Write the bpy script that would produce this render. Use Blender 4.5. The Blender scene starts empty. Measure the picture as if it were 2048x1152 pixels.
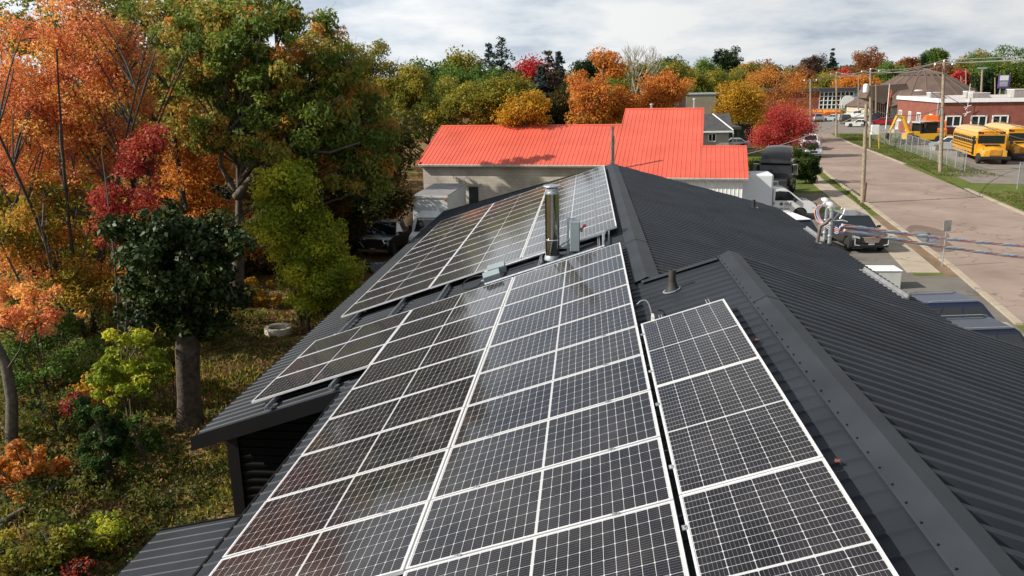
import bpy, math, random
import numpy as np
from mathutils import Vector, Matrix
R_ = math.radians
scene = bpy.context.scene
COL = scene.collection

# ------------------------------------------------------------ camera, sky, sun, exposure
F_PX, YAW, PIT, ROLL = 1597.81, R_(5.45), R_(14.354), R_(-1.078)
CAM = Vector((0, 0, 9.0))
_fw = Vector((-math.sin(YAW)*math.cos(PIT), math.cos(YAW)*math.cos(PIT), -math.sin(PIT)))
_r = Vector((math.cos(YAW), math.sin(YAW), 0)); _u = _r.cross(_fw)
_R = _r*math.cos(ROLL) + _u*math.sin(ROLL); _U = _u*math.cos(ROLL) - _r*math.sin(ROLL)
cd = bpy.data.cameras.new('camera'); cam = bpy.data.objects.new('camera', cd); COL.objects.link(cam)
cd.sensor_width = 36; cd.lens = F_PX/2048*36; cd.clip_start = 0.1; cd.clip_end = 6000
m = Matrix((( _R.x, _U.x, -_fw.x, CAM.x), (_R.y, _U.y, -_fw.y, CAM.y), (_R.z, _U.z, -_fw.z, CAM.z), (0, 0, 0, 1)))
cam.matrix_world = m
scene.camera = cam
scene.view_settings.view_transform = 'Standard'; scene.view_settings.look = 'None'
scene.view_settings.exposure = 0.40; scene.view_settings.gamma = 1.0
scene.cycles.max_bounces = 6; scene.cycles.transparent_max_bounces = 12; scene.cycles.use_denoising = True
scene.cycles.caustics_reflective = False; scene.cycles.caustics_refractive = False

SUN_DIR = Vector((-0.965, -0.26, 0)).normalized()      # horizontal direction towards the sun
SUN_EL = R_(34)
sd = bpy.data.lights.new('sun', 'SUN'); sd.energy = 5.0; sd.angle = R_(0.5); sd.color = (1.0, 0.93, 0.82)
so = bpy.data.objects.new('sun', sd); COL.objects.link(so)
to_sun = Vector((SUN_DIR.x*math.cos(SUN_EL), SUN_DIR.y*math.cos(SUN_EL), math.sin(SUN_EL)))
so.rotation_euler = to_sun.to_track_quat('Z', 'Y').to_euler(); so.location = to_sun*80

world = bpy.data.worlds.new('World'); scene.world = world; world.use_nodes = True
wt = world.node_tree; wt.nodes.clear()
def wn(t, **k):
    n = wt.nodes.new(t)
    for a, b in k.items(): setattr(n, a, b)
    return n
wout = wn('ShaderNodeOutputWorld'); sky = wn('ShaderNodeTexSky', sky_type='NISHITA', sun_disc=False)
sky.sun_elevation = SUN_EL; sky.sun_rotation = math.atan2(SUN_DIR.x, SUN_DIR.y)
sky.air_density = 1.0; sky.dust_density = 1.5; sky.ozone_density = 1.0
bg1 = wn('ShaderNodeBackground'); bg1.inputs[1].default_value = 0.07
wt.links.new(sky.outputs[0], bg1.inputs[0])
tc = wn('ShaderNodeTexCoord'); sep = wn('ShaderNodeSeparateXYZ'); wt.links.new(tc.outputs['Generated'], sep.inputs[0])
def wmath(op, a, b=None, c=None):
    n = wn('ShaderNodeMath', operation=op)
    for i, v in enumerate((a, b, c)):
        if v is None: continue
        if isinstance(v, (int, float)): n.inputs[i].default_value = v
        else: wt.links.new(v, n.inputs[i])
    return n.outputs[0]
zc = wmath('ADD', wmath('MAXIMUM', sep.outputs[2], 0.0), 0.24)
cx_ = wmath('DIVIDE', sep.outputs[0], zc); cy_ = wmath('DIVIDE', sep.outputs[1], zc)
comb = wn('ShaderNodeCombineXYZ'); wt.links.new(cx_, comb.inputs[0]); wt.links.new(cy_, comb.inputs[1])
def wnoise(scale, detail, rough, off):
    mp = wn('ShaderNodeMapping'); mp.inputs[1].default_value = off; wt.links.new(comb.outputs[0], mp.inputs[0])
    n = wn('ShaderNodeTexNoise'); n.inputs['Scale'].default_value = scale; n.inputs['Detail'].default_value = detail
    n.inputs['Roughness'].default_value = rough; wt.links.new(mp.outputs[0], n.inputs['Vector']); return n.outputs[0]
n1 = wnoise(0.9, 9, 0.55, (3.1, 1.7, 0)); n2 = wnoise(1.5, 9, 0.56, (9.4, 4.2, 2))
def wramp(fac, pts):
    n = wn('ShaderNodeValToRGB'); e = n.color_ramp.elements
    while len(e) < len(pts): e.new(0.5)
    for i, (p, c) in enumerate(pts): e[i].position = p; e[i].color = (*c, 1)
    wt.links.new(fac, n.inputs[0]); return n.outputs[0]
cover = wramp(n1, [(0.32, (0, 0, 0)), (0.50, (1, 1, 1))])
low = wramp(sep.outputs[2], [(0.0, (1, 1, 1)), (0.30, (0, 0, 0))])      # towards the horizon the clouds close up
cov = wmath('MINIMUM', wmath('ADD', cover, wmath('MULTIPLY', low, 0.62)), 1.0)
ccol = wramp(n2, [(0.36, (0.40, 0.46, 0.54)), (0.46, (0.58, 0.625, 0.67)), (0.58, (0.745, 0.755, 0.755))])
# clouds on the sun's side are brighter than those away from it
dsun = wn('ShaderNodeVectorMath', operation='DOT_PRODUCT'); wt.links.new(tc.outputs['Generated'], dsun.inputs[0]); dsun.inputs[1].default_value = tuple(to_sun)
zen = wramp(sep.outputs[2], [(0.12, (0, 0, 0)), (0.42, (1, 1, 1))])      # thinner, greyer cloud overhead
cstr = wmath('SUBTRACT', wmath('ADD', wmath('MULTIPLY', dsun.outputs['Value'], 0.42), 1.0), wmath('MULTIPLY', zen, 0.55))
bg2 = wn('ShaderNodeBackground'); wt.links.new(cstr, bg2.inputs[1]); wt.links.new(ccol, bg2.inputs[0])
mx = wn('ShaderNodeMixShader'); wt.links.new(cov, mx.inputs[0]); wt.links.new(bg1.outputs[0], mx.inputs[1]); wt.links.new(bg2.outputs[0], mx.inputs[2])
wt.links.new(mx.outputs[0], wout.inputs[0])

# ------------------------------------------------------------ geometry of the view: pixel (2048 x 1152) + distance -> world point
def ray(px, py): return _fw + _R*((px-1024)/F_PX) - _U*((py-576)/F_PX)
def at(px, py, Y): d = ray(px, py); return CAM + d*(Y/d.y)
def gnd(px, py, z=0.0): d = ray(px, py); return CAM + d*((z-9)/d.z)
T = R_(18.4); CT, ST = math.cos(T), math.sin(T)
ORG = Vector((-3.371, 14.786, 4.755))                  # corner of the near array, on the panel plane
def RP(s, y, h=0.0):                                   # point on the left roof: s up the slope, y along the ridge, h off the panel plane
    return Vector((ORG.x + s*CT - h*ST, ORG.y + y, ORG.z + s*ST + h*CT))
HR = -0.16                                             # the roof sheet lies this far under the panels
ROOFM = Matrix(((CT, 0, -ST, ORG.x), (0, 1, 0, ORG.y), (ST, 0, CT, ORG.z), (0, 0, 0, 1)))
def roof_hit(px, py, h=HR):
    n = Vector((-ST, 0, CT)); d = ray(px, py); P = CAM + d*((ORG + n*h - CAM).dot(n)/d.dot(n))
    return (P-ORG).dot(Vector((CT, 0, ST))), P.y-ORG.y

# ------------------------------------------------------------ mesh helpers
class MB:
    def __init__(s): s.v = []; s.f = []; s.M = None
    def add(s, vs, fs):
        o = len(s.v)
        s.v += [(s.M @ Vector(p)) if s.M else Vector(p) for p in vs]
        s.f += [tuple(i+o for i in f) for f in fs]
        return s
    def box(s, c, d, M=None):
        x, y, z = d[0]/2, d[1]/2, d[2]/2
        vs = [Vector((a*x, b*y, e*z)) for a in (-1, 1) for b in (-1, 1) for e in (-1, 1)]
        if M is not None: vs = [M @ p for p in vs]
        vs = [p+Vector(c) for p in vs]
        return s.add(vs, [(0, 1, 3, 2), (4, 6, 7, 5), (0, 4, 5, 1), (2, 3, 7, 6), (0, 2, 6, 4), (1, 5, 7, 3)])
    def quad(s, *p): return s.add(p, [tuple(range(len(p)))])
    def rings(s, rs, cap=True, closed=True):
        n = len(rs[0]); vs = [p for r in rs for p in r]; fs = []
        for i in range(len(rs)-1):
            for j in range(n if closed else n-1):
                k = (j+1) % n
                fs.append((i*n+j, i*n+k, (i+1)*n+k, (i+1)*n+j))
        if cap: fs += [tuple(range(n))[::-1], tuple(range((len(rs)-1)*n, len(rs)*n))]
        return s.add(vs, fs)
    def tube(s, pts, r, n=8, cap=True):
        pts = [Vector(p) for p in pts]; rs = []
        if not isinstance(r, (list, tuple)): r = [r]*len(pts)
        a = None
        for i, p in enumerate(pts):
            t = (pts[min(i+1, len(pts)-1)]-pts[max(i-1, 0)])
            t = t.normalized() if t.length > 1e-9 else Vector((0, 0, 1))
            if a is None:
                a = Vector((1, 0, 0)) if abs(t.x) < 0.8 else Vector((0, 1, 0))
            a = (a - t*a.dot(t)).normalized(); b = t.cross(a)
            rs.append([p + (a*math.cos(q*2*math.pi/n) + b*math.sin(q*2*math.pi/n))*r[i] for q in range(n)])
        return s.rings(rs, cap)
    def lathe(s, prof, c=(0, 0, 0), n=24, axis='z', cap=True):
        rs = []
        for r, z in prof:
            ring = []
            for q in range(n):
                a = 2*math.pi*q/n; x, y = r*math.cos(a), r*math.sin(a)
                p = (x, y, z) if axis == 'z' else ((x, z, -y) if axis == 'y' else (z, x, y))
                ring.append(Vector(p)+Vector(c))
            rs.append(ring)
        return s.rings(rs, cap)
    def prism(s, poly, y0, y1, inset=0.0, e=0.06):     # side outline in x-z, thickened along y with softened flanks
        cx = sum(p[0] for p in poly)/len(poly); cz = sum(p[1] for p in poly)/len(poly)
        def lay(y, k): return [Vector((cx+(p[0]-cx)*(1-k), y, cz+(p[1]-cz)*(1-k))) for p in poly]
        if inset: return s.rings([lay(y0, inset), lay(y0+e, 0), lay(y1-e, 0), lay(y1, inset)])
        return s.rings([lay(y0, 0), lay(y1, 0)])
    def build(s, name, mat, parent=None, smooth=None, bevel=0, world=False, label=None):
        me = bpy.data.meshes.new(name)
        vs = s.v
        if world and parent is not None: vs = [p-parent.location for p in vs]
        me.from_pydata([tuple(p) for p in vs], [], s.f); me.update()
        if mat is not None: me.materials.append(mat)
        if smooth is not None:
            me.polygons.foreach_set('use_smooth', [True]*len(me.polygons))
            me.set_sharp_from_angle(angle=R_(smooth))
        o = bpy.data.objects.new(name, me); COL.objects.link(o)
        if parent is not None: o.parent = parent
        if bevel:
            b = o.modifiers.new('bevel', 'BEVEL'); b.width = bevel; b.segments = 2; b.limit_method = 'ANGLE'; b.angle_limit = R_(35)
        if label: o['label'] = label
        return o
def tag(o, label=None, cat=None, group=None, kind=None):
    if label: o['label'] = label
    if cat: o['category'] = cat
    if group: o['group'] = group
    if kind: o['kind'] = kind
    return o
def thing(name, label, cat, loc=(0, 0, 0), rz=0.0, group=None):
    o = bpy.data.objects.new(name, None); o.empty_display_size = 0.2; COL.objects.link(o)
    o.location = loc; o.rotation_euler = (0, 0, rz)
    return tag(o, label, cat, group)
def kids(o): return [c for c in bpy.data.objects if c.parent == o]
def copy_tree(o, parent=None):
    c = o.copy(); COL.objects.link(c)
    if parent is not None: c.parent = parent
    for ch in CH.get(o.name, None) or kids(o): copy_tree(ch, c)
    return c
CH = {}

# ------------------------------------------------------------ materials
MATS = {}
def mat(name, col, rough=0.6, metal=0.0, var=0.12, scale=4.0, bump=0.0, bscale=40.0, coat=0.0, spec=0.5, var2=None):
    if name in MATS: return MATS[name]
    m = bpy.data.materials.new(name); m.use_nodes = True; nt = m.node_tree; b = nt.nodes['Principled BSDF']
    b.inputs['Roughness'].default_value = rough; b.inputs['Metallic'].default_value = metal
    b.inputs['Specular IOR Level'].default_value = spec
    if coat: b.inputs['Coat Weight'].default_value = coat; b.inputs['Coat Roughness'].default_value = 0.06
    tcn = nt.nodes.new('ShaderNodeTexCoord')
    nz = nt.nodes.new('ShaderNodeTexNoise'); nz.inputs['Scale'].default_value = scale; nz.inputs['Detail'].default_value = 6
    nt.links.new(tcn.outputs['Object'], nz.inputs['Vector'])
    cr = nt.nodes.new('ShaderNodeValToRGB'); e = cr.color_ramp.elements
    lo = var2 or tuple(c*(1-var*2) for c in col); hi = tuple(min(1, c*(1+var)) for c in col)
    e[0].position = 0.3; e[0].color = (*lo, 1); e[1].position = 0.7; e[1].color = (*hi, 1)
    nt.links.new(nz.outputs[0], cr.inputs[0]); nt.links.new(cr.outputs[0], b.inputs['Base Color'])
    if bump:
        nb = nt.nodes.new('ShaderNodeTexNoise'); nb.inputs['Scale'].default_value = bscale; nb.inputs['Detail'].default_value = 5
        nt.links.new(tcn.outputs['Object'], nb.inputs['Vector'])
        bp = nt.nodes.new('ShaderNodeBump'); bp.inputs['Strength'].default_value = bump; bp.inputs['Distance'].default_value = 0.02
        nt.links.new(nb.outputs[0], bp.inputs['Height']); nt.links.new(bp.outputs[0], b.inputs['Normal'])
    MATS[name] = m; return m
def ramp_node(nt, pts, interp='LINEAR'):
    n = nt.nodes.new('ShaderNodeValToRGB'); e = n.color_ramp.elements; n.color_ramp.interpolation = interp
    while len(e) < len(pts): e.new(0.5)
    for i, (p, c) in enumerate(pts): e[i].position = p; e[i].color = (*c, 1)
    return n
def leaf_mat(name, cols, trans=0.35, rough=0.6, gain=1.0):
    if name in MATS: return MATS[name]
    m = bpy.data.materials.new(name); m.use_nodes = True; nt = m.node_tree; nt.nodes.clear()
    out = nt.nodes.new('ShaderNodeOutputMaterial'); a = nt.nodes.new('ShaderNodeAttribute'); a.attribute_name = 'tint'
    n = len(cols); cr = ramp_node(nt, [((i+0.0)/(n-1), tuple(c*gain for c in cols[i])) for i in range(n)])
    nt.links.new(a.outputs['Fac'], cr.inputs[0])
    p = nt.nodes.new('ShaderNodeBsdfPrincipled'); p.inputs['Roughness'].default_value = rough; p.inputs['Specular IOR Level'].default_value = 0.22
    t = nt.nodes.new('ShaderNodeBsdfTranslucent'); mxn = nt.nodes.new('ShaderNodeMixShader'); mxn.inputs[0].default_value = trans
    nt.links.new(cr.outputs[0], p.inputs['Base Color']); nt.links.new(cr.outputs[0], t.inputs['Color'])
    nt.links.new(p.outputs[0], mxn.inputs[1]); nt.links.new(t.outputs[0], mxn.inputs[2]); nt.links.new(mxn.outputs[0], out.inputs[0])
    MATS[name] = m; return m

M_roof = mat('roof metal charcoal', (0.025, 0.030, 0.038), 0.5, 0.0, 0.16, 0.9, spec=0.2)
M_cap = mat('ridge cap charcoal', (0.027, 0.032, 0.039), 0.5, 0.0, 0.14, 1.3, spec=0.25)
M_blackwall = mat('black siding', (0.0035, 0.0035, 0.004), 0.6, 0, 0.1, 2, spec=0.1)
M_trimblack = mat('black trim', (0.007, 0.007, 0.008), 0.6, 0, 0.1, 3, spec=0.2)
M_alu = mat('anodised aluminium', (0.80, 0.80, 0.81), 0.38, 0.35, 0.03, 8)
M_galv = mat('galvanised steel', (0.50, 0.54, 0.58), 0.42, 0.7, 0.18, 30)
M_steel = mat('polished stainless', (0.33, 0.33, 0.31), 0.16, 1.0, 0.04, 3)
M_boxgrey = mat('grey enamel', (0.24, 0.29, 0.31), 0.5, 0, 0.06, 6)
M_red = mat('red knob', (0.45, 0.01, 0.03), 0.4, 0, 0.05, 6)
M_rubber = mat('black rubber', (0.018, 0.018, 0.018), 0.7, 0, 0.1, 12)
M_white = mat('white paint', (0.78, 0.79, 0.80), 0.45, 0, 0.03, 2)
M_concrete = mat('concrete', (0.42, 0.39, 0.34), 0.9, 0, 0.14, 3, bump=0.3, bscale=30)
M_wood = mat('weathered pole wood', (0.30, 0.24, 0.17), 0.85, 0, 0.2, 6, bump=0.3, bscale=20)
M_glassdark = mat('dark window glass', (0.012, 0.016, 0.02), 0.05, 0, 0.05, 1, spec=0.8)
M_chrome = mat('chrome', (0.75, 0.76, 0.78), 0.12, 1.0, 0.02, 2)
M_plastic = mat('black plastic', (0.02, 0.02, 0.022), 0.5, 0, 0.1, 8)
M_tyre = mat('tyre', (0.02, 0.02, 0.02), 0.8, 0, 0.15, 12)
M_rim = mat('alloy rim', (0.5, 0.51, 0.53), 0.3, 0.8, 0.05, 8)
M_head = mat('headlight lens', (0.62, 0.66, 0.70), 0.08, 0.3, 0.05, 10, spec=0.8)
M_tail = mat('tail light lens', (0.35, 0.01, 0.01), 0.15, 0, 0.05, 10)
M_amber = mat('amber lens', (0.6, 0.16, 0.02), 0.2, 0, 0.05, 10)
M_bark = mat('grey bark', (0.105, 0.088, 0.07), 0.9, 0, 0.25, 9, bump=0.6, bscale=25)
M_barkd = mat('dark bark', (0.065, 0.052, 0.042), 0.95, 0, 0.25, 9, bump=0.6, bscale=25)
M_barkp = mat('pale bark', (0.34, 0.30, 0.25), 0.85, 0, 0.2, 8, bump=0.4, bscale=25)

# ------------------------------------------------------------ ground
def sm(a, b, x):
    t = np.clip((x-a)/(b-a), 0, 1); return t*t*(3-2*t)
def gz(x, y):
    x = np.asarray(x, float); y = np.asarray(y, float)
    dip = -1.25*sm(0, -5, x)*sm(29, 44, y)*(1-sm(75, 110, y))
    rough = sm(-6.5, -9, x)*(0.10*np.sin(x*1.3+y*0.7)+0.08*np.sin(y*1.7-x*0.6)+0.05*np.sin(x*3.1+2*y)) * (1-sm(40, 60, y))
    bank = sm(-9, -20, x)*0.7*(1-sm(30, 50, y))
    hill = 9*sm(330, 900, y)
    return dip+rough+bank+hill
def gzf(x, y): return float(gz(x, y))
def make_ground():
    xs = np.unique(np.concatenate([np.linspace(-2500, -60, 20), np.linspace(-60, -4, 120), np.linspace(-4, 100, 60), np.linspace(100, 2500, 25)]))
    ys = np.unique(np.concatenate([np.linspace(-120, 0, 12), np.linspace(0, 60, 120), np.linspace(60, 320, 60), np.linspace(320, 4500, 40)]))
    X, Y = np.meshgrid(xs, ys); Z = gz(X, Y)
    V = np.stack([X, Y, Z], -1).reshape(-1, 3); nx = len(xs); ny = len(ys)
    i = np.arange(ny-1)[:, None]*nx + np.arange(nx-1)[None, :]
    Fq = np.stack([i, i+1, i+1+nx, i+nx], -1).reshape(-1, 4)
    return V, Fq
def np_mesh(name, V, Fq, tint=None):
    me = bpy.data.meshes.new(name); n = len(Fq); k = Fq.shape[1]
    me.vertices.add(len(V)); me.vertices.foreach_set('co', V.astype(np.float32).ravel())
    me.loops.add(n*k); me.loops.foreach_set('vertex_index', Fq.astype(np.int32).ravel())
    me.polygons.add(n); me.polygons.foreach_set('loop_start', np.arange(0, n*k, k, dtype=np.int32))
    me.update(calc_edges=True); me.validate()
    if tint is not None:
        a = me.attributes.new('tint', 'FLOAT', 'FACE'); a.data.foreach_set('value', tint.astype(np.float32))
    return me
mg = bpy.data.materials.new('ground grass and leaf litter'); mg.use_nodes = True; nt = mg.node_tree; bs = nt.nodes['Principled BSDF']; bs.inputs['Roughness'].default_value = 0.95; bs.inputs['Specular IOR Level'].default_value = 0.1
tcg = nt.nodes.new('ShaderNodeTexCoord')
def gnoise(sc, det=8):
    n = nt.nodes.new('ShaderNodeTexNoise'); n.inputs['Scale'].default_value = sc; n.inputs['Detail'].default_value = det; nt.links.new(tcg.outputs['Object'], n.inputs['Vector']); return n.outputs[0]
r1 = ramp_node(nt, [(0.3, (0.055, 0.082, 0.018)), (0.5, (0.088, 0.128, 0.026)), (0.7, (0.14, 0.155, 0.04))]); nt.links.new(gnoise(1.1), r1.inputs[0])
r2 = ramp_node(nt, [(0.3, (0.05, 0.028, 0.014)), (0.5, (0.20, 0.115, 0.052)), (0.68, (0.33, 0.20, 0.095))]); nt.links.new(gnoise(6.0), r2.inputs[0])
fm = ramp_node(nt, [(0.34, (0, 0, 0)), (0.50, (1, 1, 1))]); nt.links.new(gnoise(0.28), fm.inputs[0])
sx = nt.nodes.new('ShaderNodeSeparateXYZ'); nt.links.new(tcg.outputs['Object'], sx.inputs[0])
mr = nt.nodes.new('ShaderNodeMapRange'); mr.inputs[1].default_value = 4; mr.inputs[2].default_value = -9; mr.inputs[3].default_value = 0.12; mr.inputs[4].default_value = 0.9; nt.links.new(sx.outputs[0], mr.inputs[0])
mm = nt.nodes.new('ShaderNodeMath'); mm.operation = 'MULTIPLY'; nt.links.new(fm.outputs[0], mm.inputs[0]); nt.links.new(mr.outputs[0], mm.inputs[1])
mxg = nt.nodes.new('ShaderNodeMix'); mxg.data_type = 'RGBA'; nt.links.new(mm.outputs[0], mxg.inputs[0]); nt.links.new(r1.outputs[0], mxg.inputs[6]); nt.links.new(r2.outputs[0], mxg.inputs[7])
nt.links.new(mxg.outputs[2], bs.inputs['Base Color'])
V, Fq = make_ground(); me = np_mesh('ground', V, Fq); me.materials.append(mg)
me.polygons.foreach_set('use_smooth', [True]*len(me.polygons))
ground = bpy.data.objects.new('ground', me); COL.objects.link(ground); ground['kind'] = 'structure'

def asphalt(name, c1, c2, sc=0.5, crack=True):
    m = bpy.data.materials.new(name); m.use_nodes = True; nt = m.node_tree; b = nt.nodes['Principled BSDF']; b.inputs['Roughness'].default_value = 0.85; b.inputs['Specular IOR Level'].default_value = 0.3
    t = nt.nodes.new('ShaderNodeTexCoord')
    n = nt.nodes.new('ShaderNodeTexNoise'); n.inputs['Scale'].default_value = sc; n.inputs['Detail'].default_value = 10; n.inputs['Roughness'].default_value = 0.65; nt.links.new(t.outputs['Object'], n.inputs['Vector'])
    r = ramp_node(nt, [(0.3, c1), (0.7, c2)]); nt.links.new(n.outputs[0], r.inputs[0])
    last = r.outputs[0]
    if crack:
        v = nt.nodes.new('ShaderNodeTexVoronoi'); v.feature = 'DISTANCE_TO_EDGE'; v.inputs['Scale'].default_value = 0.16
        nd = nt.nodes.new('ShaderNodeTexNoise'); nd.inputs['Scale'].default_value = 0.6; nd.inputs['Detail'].default_value = 6; nt.links.new(t.outputs['Object'], nd.inputs['Vector'])
        mxv = nt.nodes.new('ShaderNodeMix'); mxv.data_type = 'RGBA'; mxv.inputs[0].default_value = 0.55
        ad = nt.nodes.new('ShaderNodeVectorMath'); ad.operation = 'MULTIPLY_ADD'; ad.inputs[1].default_value = (3, 3, 3); nt.links.new(nd.outputs['Color'], ad.inputs[0]); nt.links.new(t.outputs['Object'], ad.inputs[2])
        nt.links.new(ad.outputs[0], v.inputs['Vector'])
        rr = ramp_node(nt, [(0.0, (0.42, 0.42, 0.42)), (0.010, (1, 1, 1))]); nt.links.new(v.outputs[0], rr.inputs[0])
        mu = nt.nodes.new('ShaderNodeMix'); mu.data_type = 'RGBA'; mu.blend_type = 'MULTIPLY'; mu.inputs[0].default_value = 0.8
        nt.links.new(last, mu.inputs[6]); nt.links.new(rr.outputs[0], mu.inputs[7]); last = mu.outputs[2]
    nt.links.new(last, b.inputs['Base Color'])
    return m
M_road = asphalt('pinkish worn asphalt', (0.215, 0.16, 0.132), (0.345, 0.265, 0.222), 0.22)
M_drive = asphalt('grey asphalt', (0.115, 0.105, 0.092), (0.185, 0.17, 0.148), 0.5)
M_yard = asphalt('gravel yard', (0.15, 0.13, 0.115), (0.25, 0.22, 0.19), 0.8, False)
M_walk = asphalt('sidewalk concrete', (0.30, 0.25, 0.195), (0.44, 0.37, 0.29), 0.9)
M_dirt = asphalt('dirt strip', (0.13, 0.085, 0.055), (0.25, 0.17, 0.11), 1.2, False)
M_verge = asphalt('bright lawn', (0.06, 0.12, 0.018), (0.125, 0.19, 0.035), 1.5, False)
M_worn = asphalt('wet dark asphalt', (0.125, 0.088, 0.07), (0.20, 0.145, 0.115), 0.9, False)
def sheet(name, L, Rr, z, mtl, th=0.0):
    b = MB(); n = len(L)
    for i in range(n-1):
        b.quad((L[i][0], L[i][1], z), (Rr[i][0], Rr[i][1], z), (Rr[i+1][0], Rr[i+1][1], z), (L[i+1][0], L[i+1][1], z))
    if th:
        for E in (L, Rr):
            for i in range(n-1): b.quad((E[i][0], E[i][1], 0), (E[i+1][0], E[i+1][1], 0), (E[i+1][0], E[i+1][1], z), (E[i][0], E[i][1], z))
        for i in (0, n-1): b.quad((L[i][0], L[i][1], 0), (Rr[i][0], Rr[i][1], 0), (Rr[i][0], Rr[i][1], z), (L[i][0], L[i][1], z))
    o = b.build(name, mtl); o['kind'] = 'structure'; return o
RL = [(13.6, 12), (16.1, 29.8), (17.7, 39.2), (19.9, 55.4), (22.6, 75.6), (24.5, 88), (27.6, 101), (31.4, 115), (35.2, 129), (39, 142)]
RR = [(21, 12), (25.6, 29.8), (26.8, 39.2), (28.7, 55), (31.5, 75.6), (33.2, 88), (34.8, 101), (36.4, 115), (38.3, 128.3), (40.5, 140)]
sheet('road', RL, RR, 0.012, M_road)
sheet('car_park', [(38.2, 139.5), (36, 165), (34, 215)], [(60, 135.5), (66, 165), (74, 215)], 0.016, M_yard)
sheet('bus_yard', [(33.0, 72), (34.2, 80), (39, 86), (41, 100), (44, 122)], [(60, 64), (70, 74), (80, 88), (90, 104), (95, 116)], 0.008, M_yard)
sheet('driveway', [(5.0, 16), (5.0, 29.8), (5.0, 37.6)], [(14.1, 16), (15.8, 29.8), (17.3, 37.6)], 0.006, M_drive)
sheet('driveway', [(5.0, 37.6), (5.0, 56)], [(15.2, 37.6), (17.7, 56)], 0.006, M_drive)
sheet('concrete_apron', [(6.5, 22), (6.5, 32.2)], [(14.7, 22), (15.7, 30.2)], 0.011, asphalt('apron concrete', (0.27, 0.23, 0.18), (0.38, 0.33, 0.265), 0.5))
WL = [(15.1, 38.2), (15.8, 42.4), (17.6, 54.6), (18.2, 59), (20.0, 74), (21.8, 86)]
WR = [(16.6, 38.2), (17.2, 42.4), (18.9, 54.6), (19.6, 59), (21.3, 74), (23.1, 86)]
sheet('sidewalk', WL, WR, 0.035, M_walk, 0.03)
sheet('dirt_strip', [(16.6, 37.5), (17.2, 42.4), (18.9, 54.6)], [(17.5, 37.5), (18.2, 42.4), (19.75, 54.6)], 0.010, M_dirt)
sheet('gravel_patch', [(13.5, 58.6), (15.5, 66)], [(18.1, 58.6), (18.9, 66)], 0.007, asphalt('gravel patch', (0.12, 0.10, 0.08), (0.2, 0.165, 0.12), 1.5, False))
sheet('side_street', [(14, 108), (34, 100)], [(14, 112), (36, 103.6)], 0.009, M_drive)
sheet('side_path', [(10, 126), (30, 122)], [(10, 131), (31, 127)], 0.009, M_yard)
# kerbs: low concrete edging in lengths
def kerb(E, off, name):
    b = MB()
    for i in range(len(E)-1):
        p, q = Vector((*E[i], 0)), Vector((*E[i+1], 0)); d = (q-p); L = d.length; d.normalize(); nn = Vector((-d.y, d.x, 0))*off
        k = max(1, int(L/2.4))
        for j in range(k):
            a = p+d*(L*j/k+0.02); c = p+d*(L*(j+1)/k-0.02)
            b.add([a, a+nn, c+nn, c, a+Vector((0, 0, 0.09)), a+nn+Vector((0, 0, 0.09)), c+nn+Vector((0, 0, 0.09)), c+Vector((0, 0, 0.09))], [(4, 5, 6, 7), (0, 1, 5, 4), (1, 2, 6, 5), (2, 3, 7, 6), (3, 0, 4, 7)])
    o = b.build(name, M_walk); o['kind'] = 'structure'
kerb(RL[1:8], 0.28, 'kerb'); kerb(RR[5:9], -0.28, 'kerb'); kerb([RR[1], RR[2], RR[3], (30.6, 68)], -0.28, 'kerb')
# puddle and wet patch by the kerb
def blob(name, cx, cy, rx, ry, ang, z, mtl, seed):
    rnd = random.Random(seed); b = MB(); n = 28; ps = []
    ph = [rnd.uniform(0, 6.28) for _ in range(4)]
    for i in range(n):
        a = 2*math.pi*i/n; k = 1+0.16*math.sin(2*a+ph[0])+0.12*math.sin(3*a+ph[1])+0.07*math.sin(5*a+ph[2])
        x, y = rx*k*math.cos(a), ry*k*math.sin(a); ps.append((cx+x*math.cos(ang)-y*math.sin(ang), cy+x*math.sin(ang)+y*math.cos(ang), z))
    b.quad(*ps); o = b.build(name, mtl); o['kind'] = 'structure'; return o
blob('wet_asphalt', 19.5, 47.2, 1.3, 3.9, R_(-8), 0.016, M_worn, 2)
mw = mat('puddle water', (0.03, 0.028, 0.026), 0.03, 0, 0.02, 1, spec=1.0)
blob('puddle', 19.4, 47.4, 0.75, 1.5, R_(-14), 0.020, mw, 5)
def copy_tree(o, parent=None):
    c = o.copy(); COL.objects.link(c)
    if parent is not None: c.parent = parent
    if o.name not in CH: CH[o.name] = kids(o)
    for ch in CH[o.name]: copy_tree(ch, c)
    return c
ORD = ['first', 'second', 'third', 'fourth', 'fifth', 'sixth', 'seventh', 'eighth', 'ninth', 'tenth', 'eleventh', 'twelfth']

# ------------------------------------------------------------ the charcoal metal-roofed building under the panels
bld = thing('metal_roofed_building', 'long low building with charcoal ribbed metal roof carrying the solar panels', 'building', (0, 20, 0))
PITCH = 0.235
def ribbed(mb, P, segs, y0, y1, hgt=0.015, prof=((0, 0), (0.195, 0), (0.207, 1), (0.223, 1))):
    """P(s, y, h) -> point; segs(y) -> (s0, s1) or None; ribs run along s."""
    ys = []; y = y0; k = 0
    while y < y1:
        for dy, h in prof:
            if y+dy < y1: ys.append((y+dy, h*hgt))
        y += PITCH
    ys.append((y1, 0))
    prev = None
    for yy, h in ys:
        sg = segs(yy)
        if sg is None or sg[1]-sg[0] < 0.02: prev = None; continue
        cur = [P(sg[0]+(sg[1]-sg[0])*t, yy, h) for t in (0, 0.5, 1)]
        if prev is not None: mb.add(prev+cur, [(0, 1, 4, 3), (1, 2, 5, 4)])
        prev = cur
YF = lambda s: 19.2+(s+3.0)*(15.15-19.2)/7.5              # skewed far rake of the roof
def invYF(y): return -3.0+(y-19.2)*7.5/(15.15-19.2)
PL = lambda s, y, h: RP(s, y, HR+h)
b = MB()
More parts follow.
